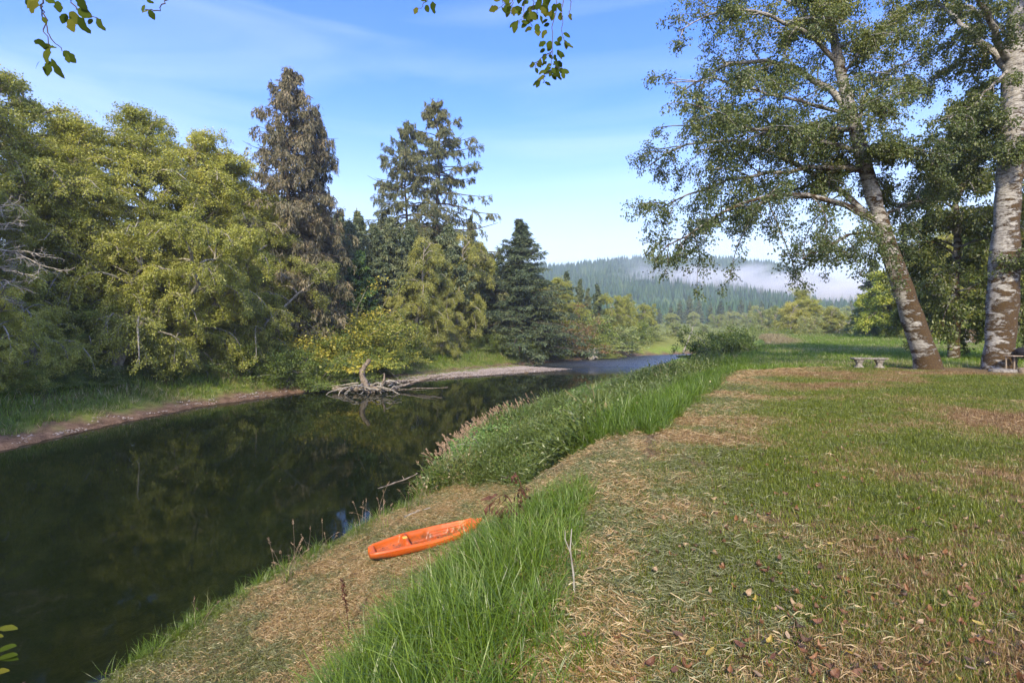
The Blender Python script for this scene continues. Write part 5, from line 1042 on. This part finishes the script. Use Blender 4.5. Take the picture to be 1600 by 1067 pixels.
# ------------------------------------------------------------------ fallen leaves on the lawn
def fallmat(name, c0, c1):
    m, t, o = newmat(name); oi = t.nodes.new('ShaderNodeObjectInfo'); n = noise(t, 25, 4)
    c = ramp(t, mth(t, 'ADD', mth(t, 'MULTIPLY', oi.outputs['Random'], .6), mth(t, 'MULTIPLY', n, .4)), [(0.15, c0), (0.85, c1)])
    p = t.nodes.new('ShaderNodeBsdfPrincipled'); t.links.new(c, p.inputs['Base Color']); p.inputs['Roughness'].default_value = .6; t.links.new(p.outputs[0], o.inputs[0]); return m
FM = [fallmat('orange_fallen_leaf', (0.11, 0.045, 0.018), (0.25, 0.12, 0.05)), fallmat('tan_fallen_leaf', (0.22, 0.14, 0.07), (0.38, 0.27, 0.15)), fallmat('dark_fallen_leaf', (0.05, 0.03, 0.015), (0.14, 0.07, 0.03)), fallmat('yellow_fallen_leaf', (0.3, 0.22, 0.04), (0.4, 0.3, 0.06))]
def fleaf(seed, curl):
    rgd = np.random.default_rng(seed); g = Geo(); m = 7; u = np.linspace(0, 1, m); wid = .032*np.sin(u*PI*0.93+.12)**.8*rgd.uniform(.85, 1.15, m)
    V = []
    for i in range(m):
        x_ = (u[i]-.5)*.10; zc = .006+curl*.035*(u[i]-.5)**2*4; 
        V += [(x_, -wid[i], zc+curl*.022*rgd.uniform(.4, 1.3)), (x_, 0, zc), (x_, wid[i], zc+curl*.022*rgd.uniform(.4, 1.3))]
    Q = [(3*i+j, 3*i+3+j, 3*i+4+j, 3*i+1+j) for i in range(m-1) for j in (0, 1)]; g.add(V, Q)
    tubes(g, np.array([[(-.05, 0, .006+curl*.035), (-.07, .004, .02), (-.085, .01, .012)]]), np.full((1, 3), .0015), 3); return g
FL = [[fleaf(200+i+10*j, c).mesh('fallen_leaf', [FM[j]]) for i, c in enumerate((.2, .8, 1.3))] for j in range(4)]
lbs = ['curled orange-brown fallen leaf', 'pale tan fallen leaf', 'dark brown fallen leaf sunk in the lawn', 'yellow fallen leaf']
cnt = 0
while cnt < 170:
    px = random.uniform(880, 1640); py = 790+290*random.random()**0.7
    if random.random() > 0.25+0.75*(px-860)/700: continue
    X_, Y_, z_ = ray_ground(px, py)
    if not bool(inpoly(np.array([X_]), np.array([Y_]), LAWN_EDGE)[0]): continue
    j = random.choices(range(4), (.5, .2, .28, .02))[0]; o = link(bpy.data.objects.new('fallen_leaf', random.choice(FL[j]))); s_ = random.uniform(.28, .56)
    o.location = (X_, Y_, z_+.03+random.random()*.02); o.rotation_euler = (random.gauss(0, .35), random.gauss(0, .3), random.uniform(0, 6.28)); o.scale = (s_*1.1, s_*random.uniform(.6, 1.1), s_); tag(o, lbs[j]+(' beside the tall grass' if px < 1080 else ' in the right foreground' if px > 1380 else ' in the middle foreground')+(', close to the viewer' if py > 980 else ', farther up the lawn' if py < 880 else ''), 'leaf', 'fallen leaves on the lawn'); cnt += 1
FC2 = proto_coll('litter_leaf', [m for r_ in FL[:3] for m in r_])
x, y = polar(rng, 2600, 2.2, 18, -10, 55, 1.1); k = inpoly(x, y, LAWN_EDGE) & (fbm(x*.5, y*.5, 41) > .42); x = x[k]; y = y[k]; n = len(x)
tag(cover('leaf_litter', FC2, np.stack([x, y, gz(x, y)+.02], 1), rots(n, .4), s3(rng.uniform(.3, .6, n)), rng.integers(0, 9, n), np.zeros(n), 'scattered small leaf litter in the lawn'), None, 'leaf litter')

# specks and leaves drifting on the water
y = rng.uniform(6, 30, 500); x = rng.uniform(-20, 0, 500); k = zones(x, y)[0] & (fbm(x*.25, y*.25, 19) > .45); x = x[k]; y = y[k]; n = len(x)
tag(cover('floating_litter', FC2, np.stack([x, y, 0*x+.004], 1), rots(n, .03), s3(rng.uniform(.2, .55, n), .3), rng.integers(0, 9, n), np.zeros(n), 'small leaves and specks drifting on the dark water'), None, 'leaf litter')

# ------------------------------------------------------------------ overhanging twigs at the top of the frame
def twigleafmat():
    m, t, o = newmat('overhead_leaf'); oi = t.nodes.new('ShaderNodeObjectInfo'); n = noise(t, 30, 4)
    c = ramp(t, mth(t, 'ADD', mth(t, 'MULTIPLY', oi.outputs['Random'], .55), mth(t, 'MULTIPLY', n, .45)), [(0.15, (0.04, 0.065, 0.01)), (0.55, (0.09, 0.125, 0.018)), (0.8, (0.17, 0.16, 0.025)), (0.95, (0.16, 0.08, 0.025))])
    d = t.nodes.new('ShaderNodeBsdfDiffuse'); tr = t.nodes.new('ShaderNodeBsdfTranslucent'); t.links.new(c, d.inputs[0]); t.links.new(c, tr.inputs[0]); a = t.nodes.new('ShaderNodeMixShader'); a.inputs[0].default_value = .4
    t.links.new(d.outputs[0], a.inputs[1]); t.links.new(tr.outputs[0], a.inputs[2]); t.links.new(a.outputs[0], o.inputs[0]); return m
TL = twigleafmat()
def tleaf(seed, bite=0.0):
    rgd = np.random.default_rng(seed); g = Geo(); m = 9; u = np.linspace(0, 1, m); wd = .36*np.sin(np.clip(u*PI*.97+.05, 0, PI))**.75*(1-.25*u)*(1+.08*rgd.normal(0, 1, m)); wd[-1] = 0; wd2 = wd*(1+bite*rgd.normal(-.2, .5, m)*(u > .3)); wd2 = np.clip(wd2, 0, None)
    V = []
    for i in range(m): V += [(u[i], -wd[i], .10*wd[i]-.12*u[i]**2), (u[i], 0, -.12*u[i]**2), (u[i], wd2[i], .12*wd2[i]-.12*u[i]**2)]
    g.add(V, [(3*i+j, 3*i+3+j, 3*i+4+j, 3*i+1+j) for i in range(m-1) for j in (0, 1)]); return g.mesh('leaf', [TL], True)
TLM = [tleaf(i, b) for i, b in enumerate((0, 0, .3, .9))]
HT = empty('overhead_alder', (13.0, -7.5, gz1(13, -7.5)), 0, 'alder behind the viewer whose drooping twigs hang into the top of the frame', 'tree', None); hb = np.array(HT.location)
g = Geo(); worldtube(g, [hb+[0, 0, -.3], hb+[-.2, .2, 4], hb+[-.6, .6, 8], hb+[-.8, .8, 12]], .30, .12, 16, 10, .03, rg, hb); g.obj('trunk', [M['birch']], HT, True)
LIMB_END = np.array([1.6, .3, 9.2]); g = Geo(); worldtube(g, [hb+[-.5, .5, 7.5], (hb+[-.5, .5, 7.5]+LIMB_END)/2+[0, 0, .8], LIMB_END], .07, .012, 24, 8, .02, rg, hb); g.obj('limb', [M['birch']], HT, True)
def hang(path, Yd, lv, size, start):
    """a hanging twig through the given picture points at distance Yd, fed by a limb from the tree behind the viewer"""
    w = [at(p[0], p[1], Yd) for p in path]; g = Geo(); top = w[0]
    if path[0][1] < -10: worldtube(g, [LIMB_END, (LIMB_END+top)/2+[0, 0, .25], top+[.02, -.05, .10], top], .012, .005, 16, 6, .004, rg, hb)
    worldtube(g, w, .0045 if Yd > 3 else .003, .0016, 16, 5, .004, rg, hb); g.obj('branch', [M['dark_bark']], HT, True)
    for (px, py, ang_, s_) in lv:
        o = link(bpy.data.objects.new('leaf', random.choice(TLM)), HT); p = at(px, py, Yd+random.uniform(-.05, .05))-hb; o.location = tuple(p)
        a_ = math.radians(ang_); s_ = s_*size; o.scale = (s_, s_, s_)
        # leaf axis in the X-Z plane, face turned towards the water
        q = Vector((math.cos(a_), random.uniform(-.3, .3), -math.sin(a_))).normalized(); yv = Vector((0, -1, 0)).cross(q); 
        nv_ = Vector((random.gauss(0, .35), -1, random.gauss(0, .35))); yv = nv_.cross(q).normalized(); zv = q.cross(yv)
        from mathutils import Matrix
        o.rotation_euler = Matrix((q, yv, zv)).transposed().to_euler()
# angles: 0 = right, 90 = down in the picture; last number = leaf length in picture pixels
px2m = lambda Yd: Yd/800
Ya = 2.0
hang([(66, -25), (66, 10), (65, 25), (70, 45), (76, 65), (77, 80)], Ya, [(62, -4, 130, 26), (58, 2, 110, 22), (70, -2, 20, 16), (74, 72, 195, 22), (76, 76, 100, 24), (77, 73, 10, 13), (80, 92, 70, 30), (78, 96, 100, 24), (62, 96, 130, 14), (66, 27, 60, 11), (50, 0, 160, 16), (78, 70, 150, 14)], px2m(Ya), (-.5, .5, 7))
hang([(66, 10), (78, 58), (88, 70), (97, 80)], Ya, [(99, 80, 45, 24), (104, 84, 80, 15)], px2m(Ya), (-.5, .5, 7.5))
hang([(108, -25), (112, 5), (120, 18), (132, 25), (147, 28), (153, 29)], Ya, [(118, -8, 60, 24), (121, 16, 25, 25), (108, 20, 45, 26), (122, 27, 60, 26), (103, 22, 100, 18), (90, 2, 80, 18), (144, 30, 110, 11), (151, 29, 60, 20), (108, 30, 70, 22)], px2m(Ya), (-.5, .5, 8))
hang([(262, -25), (262, 3), (250, 15), (238, 17), (225, 15)], Ya, [(232, 17, 160, 11), (233, 16, 65, 15), (228, -2, 30, 12), (226, 8, 110, 12)], px2m(Ya), (-.5, .5, 8.5))
Yb = 2.9; R9 = random.Random(4)
def auto(path, n, s, spread=10):
    out = []
    for _ in range(n):
        t = R9.random(); k_ = min(int(t*(len(path)-1)), len(path)-2); f = t*(len(path)-1)-k_; x_ = path[k_][0]*(1-f)+path[k_+1][0]*f; y_ = path[k_][1]*(1-f)+path[k_+1][1]*f
        sd = R9.choice((-1, 1)); out.append((x_+sd*R9.uniform(0, spread), y_+R9.uniform(-3, 3), 90-sd*R9.uniform(5, 70), s*R9.uniform(.7, 1.2)))
    return out
def hang2(path, n, s=13, sp=8, extra=()): hang(path, Yb, auto(path, n, s, sp)+list(extra), px2m(Yb), (-.8, .8, 8+R9.random()))
hang2([(672, -25), (668, 3), (660, 9), (652, 16)], 3, 14, 3, ((676, 3, 80, 18), (652, 12, 110, 12)))
hang2([(785, -25), (784, 2), (790, 8), (778, 14)], 7, 14, 6); hang2([(800, -20), (800, 5), (799, 14)], 5, 15, 3)
hang2([(822, -20), (820, 10), (818, 25), (811, 38)], 16, 15, 9); hang2([(835, -20), (833, 10), (828, 30), (832, 42)], 13, 14, 8); hang2([(848, -20), (846, 6), (840, 22)], 12, 14, 8)
mainp = [(868, -25), (868, 10), (865, 40), (862, 70), (862, 90), (864, 105), (858, 120)]
hang2(mainp, 42, 12, 11); hang2([(862, 80), (848, 90), (838, 98), (836, 108)], 13, 11, 5); hang2([(864, 100), (874, 108), (880, 118)], 9, 12, 5); hang2([(862, 108), (853, 118), (848, 130)], 11, 12, 7)
hang2([(880, -25), (879, 20), (876, 45), (883, 68)], 7, 11, 4, ((876, 80, 85, 14),)); hang2([(893, -20), (892, 10), (888, 28)], 2, 10, 3)

# ------------------------------------------------------------------ leaves poking in at the lower left corner
Yc = 3.0; b0 = at(-40, 1040, Yc); SB = empty('bank_sapling', (b0[0], Yc, gz1(b0[0], Yc)), 0, 'green sapling leaves poking in at the lower left corner over the water', 'plant'); bb = np.array(SB.location)
g = Geo(); worldtube(g, [bb, (bb+b0)/2+[-.1, 0, 0], b0, at(-15, 990, Yc)], .015, .004, 14, 6, .01, rg, bb); g.obj('stem', [M['dark_bark']], SB)
for (px, py, a_, s_) in ((-4, 982, -8, 46), (-22, 996, -12, 40), (-20, 1055, -20, 52), (-15, 1035, -60, 24), (-10, 1020, -25, 55), (-6, 1030, -20, 50), (0, 1028, -5, 42)):
    o = link(bpy.data.objects.new('leaf', random.choice(TLM[:2])), SB); o.location = tuple(at(px, py, Yc)-bb); s_ = s_*Yc/800*.75; o.scale = (s_, s_*.55, s_); a_ = math.radians(a_)
    q = Vector((math.cos(a_), -.1, -math.sin(a_))).normalized(); yv = Vector((.3, -.25, .9)).cross(q).normalized(); zv = q.cross(yv); from mathutils import Matrix; o.rotation_euler = Matrix((q, yv, zv)).transposed().to_euler()

# ------------------------------------------------------------------ air
def volbox(name, lo, hi, label, cat):
    g = Geo(); V = [(x, y, z) for x in (lo[0], hi[0]) for y in (lo[1], hi[1]) for z in (lo[2], hi[2])]
    g.add(V, [(0, 1, 3, 2), (4, 6, 7, 5), (0, 4, 5, 1), (2, 3, 7, 6), (0, 2, 6, 4), (1, 5, 7, 3)]); m, t, o = newmat(name+'_volume'); ob = g.obj(name, [m]); tag(ob, label, cat, kind='stuff'); return ob, m, t, o
ho, m, t, o = volbox('haze', (-3600, -3600, -3), (3600, 3600, 270), 'thin pale morning haze', 'haze')
pv = t.nodes.new('ShaderNodeVolumePrincipled'); pv.inputs['Density'].default_value = 0.00040; pv.inputs['Color'].default_value = (0.86, 0.92, 1.0, 1); pv.inputs['Anisotropy'].default_value = 0.2; t.links.new(pv.outputs[0], o.inputs['Volume'])
mo, m, t, o = volbox('mist', (60, 560, 20), (900, 1000, 150), 'white mist drifting low across the wooded hill', 'mist')
geo = t.nodes.new('ShaderNodeNewGeometry'); v = t.nodes.new('ShaderNodeMapping'); v.inputs['Scale'].default_value = (0.014, 0.011, 0.036); v.inputs['Location'].default_value = (0.3, 0, 0.2); v.inputs['Rotation'].default_value = (0, 0.12, 0)
t.links.new(geo.outputs['Position'], v.inputs[0]); n = noise(t, 1.0, 5, vec=v.outputs[0], rough=.6, dist=.5)
s = t.nodes.new('ShaderNodeSeparateXYZ'); t.links.new(geo.outputs['Position'], s.inputs[0])
# the bank of mist sinks towards the right
cz = mth(t, 'SUBTRACT', 101, mth(t, 'MULTIPLY', s.outputs['X'], 0.085)); dz = mth(t, 'DIVIDE', mth(t, 'SUBTRACT', s.outputs['Z'], cz), 25); fz = mth(t, 'SUBTRACT', 1, mth(t, 'MULTIPLY', dz, dz))
dx = mth(t, 'DIVIDE', mth(t, 'SUBTRACT', s.outputs['X'], 500), 400); fx = mth(t, 'SUBTRACT', 1, mth(t, 'MULTIPLY', dx, dx))
dy = mth(t, 'DIVIDE', mth(t, 'SUBTRACT', s.outputs['Y'], 790), 200); fy = mth(t, 'SUBTRACT', 1, mth(t, 'MULTIPLY', dy, dy))
env = mth(t, 'MULTIPLY', mth(t, 'MULTIPLY', mth(t, 'MAXIMUM', fz, 0), mth(t, 'MAXIMUM', fx, 0)), mth(t, 'MAXIMUM', fy, 0))
den = mth(t, 'MULTIPLY', mth(t, 'MAXIMUM', mth(t, 'SUBTRACT', mth(t, 'ADD', n, mth(t, 'MULTIPLY', env, 0.34)), 0.57), 0), mth(t, 'MULTIPLY', env, 0.22))
pv = t.nodes.new('ShaderNodeVolumePrincipled'); t.links.new(den, pv.inputs['Density']); pv.inputs['Color'].default_value = (1, 0.985, 0.93, 1); pv.inputs['Anisotropy'].default_value = 0.1; t.links.new(pv.outputs[0], o.inputs['Volume'])
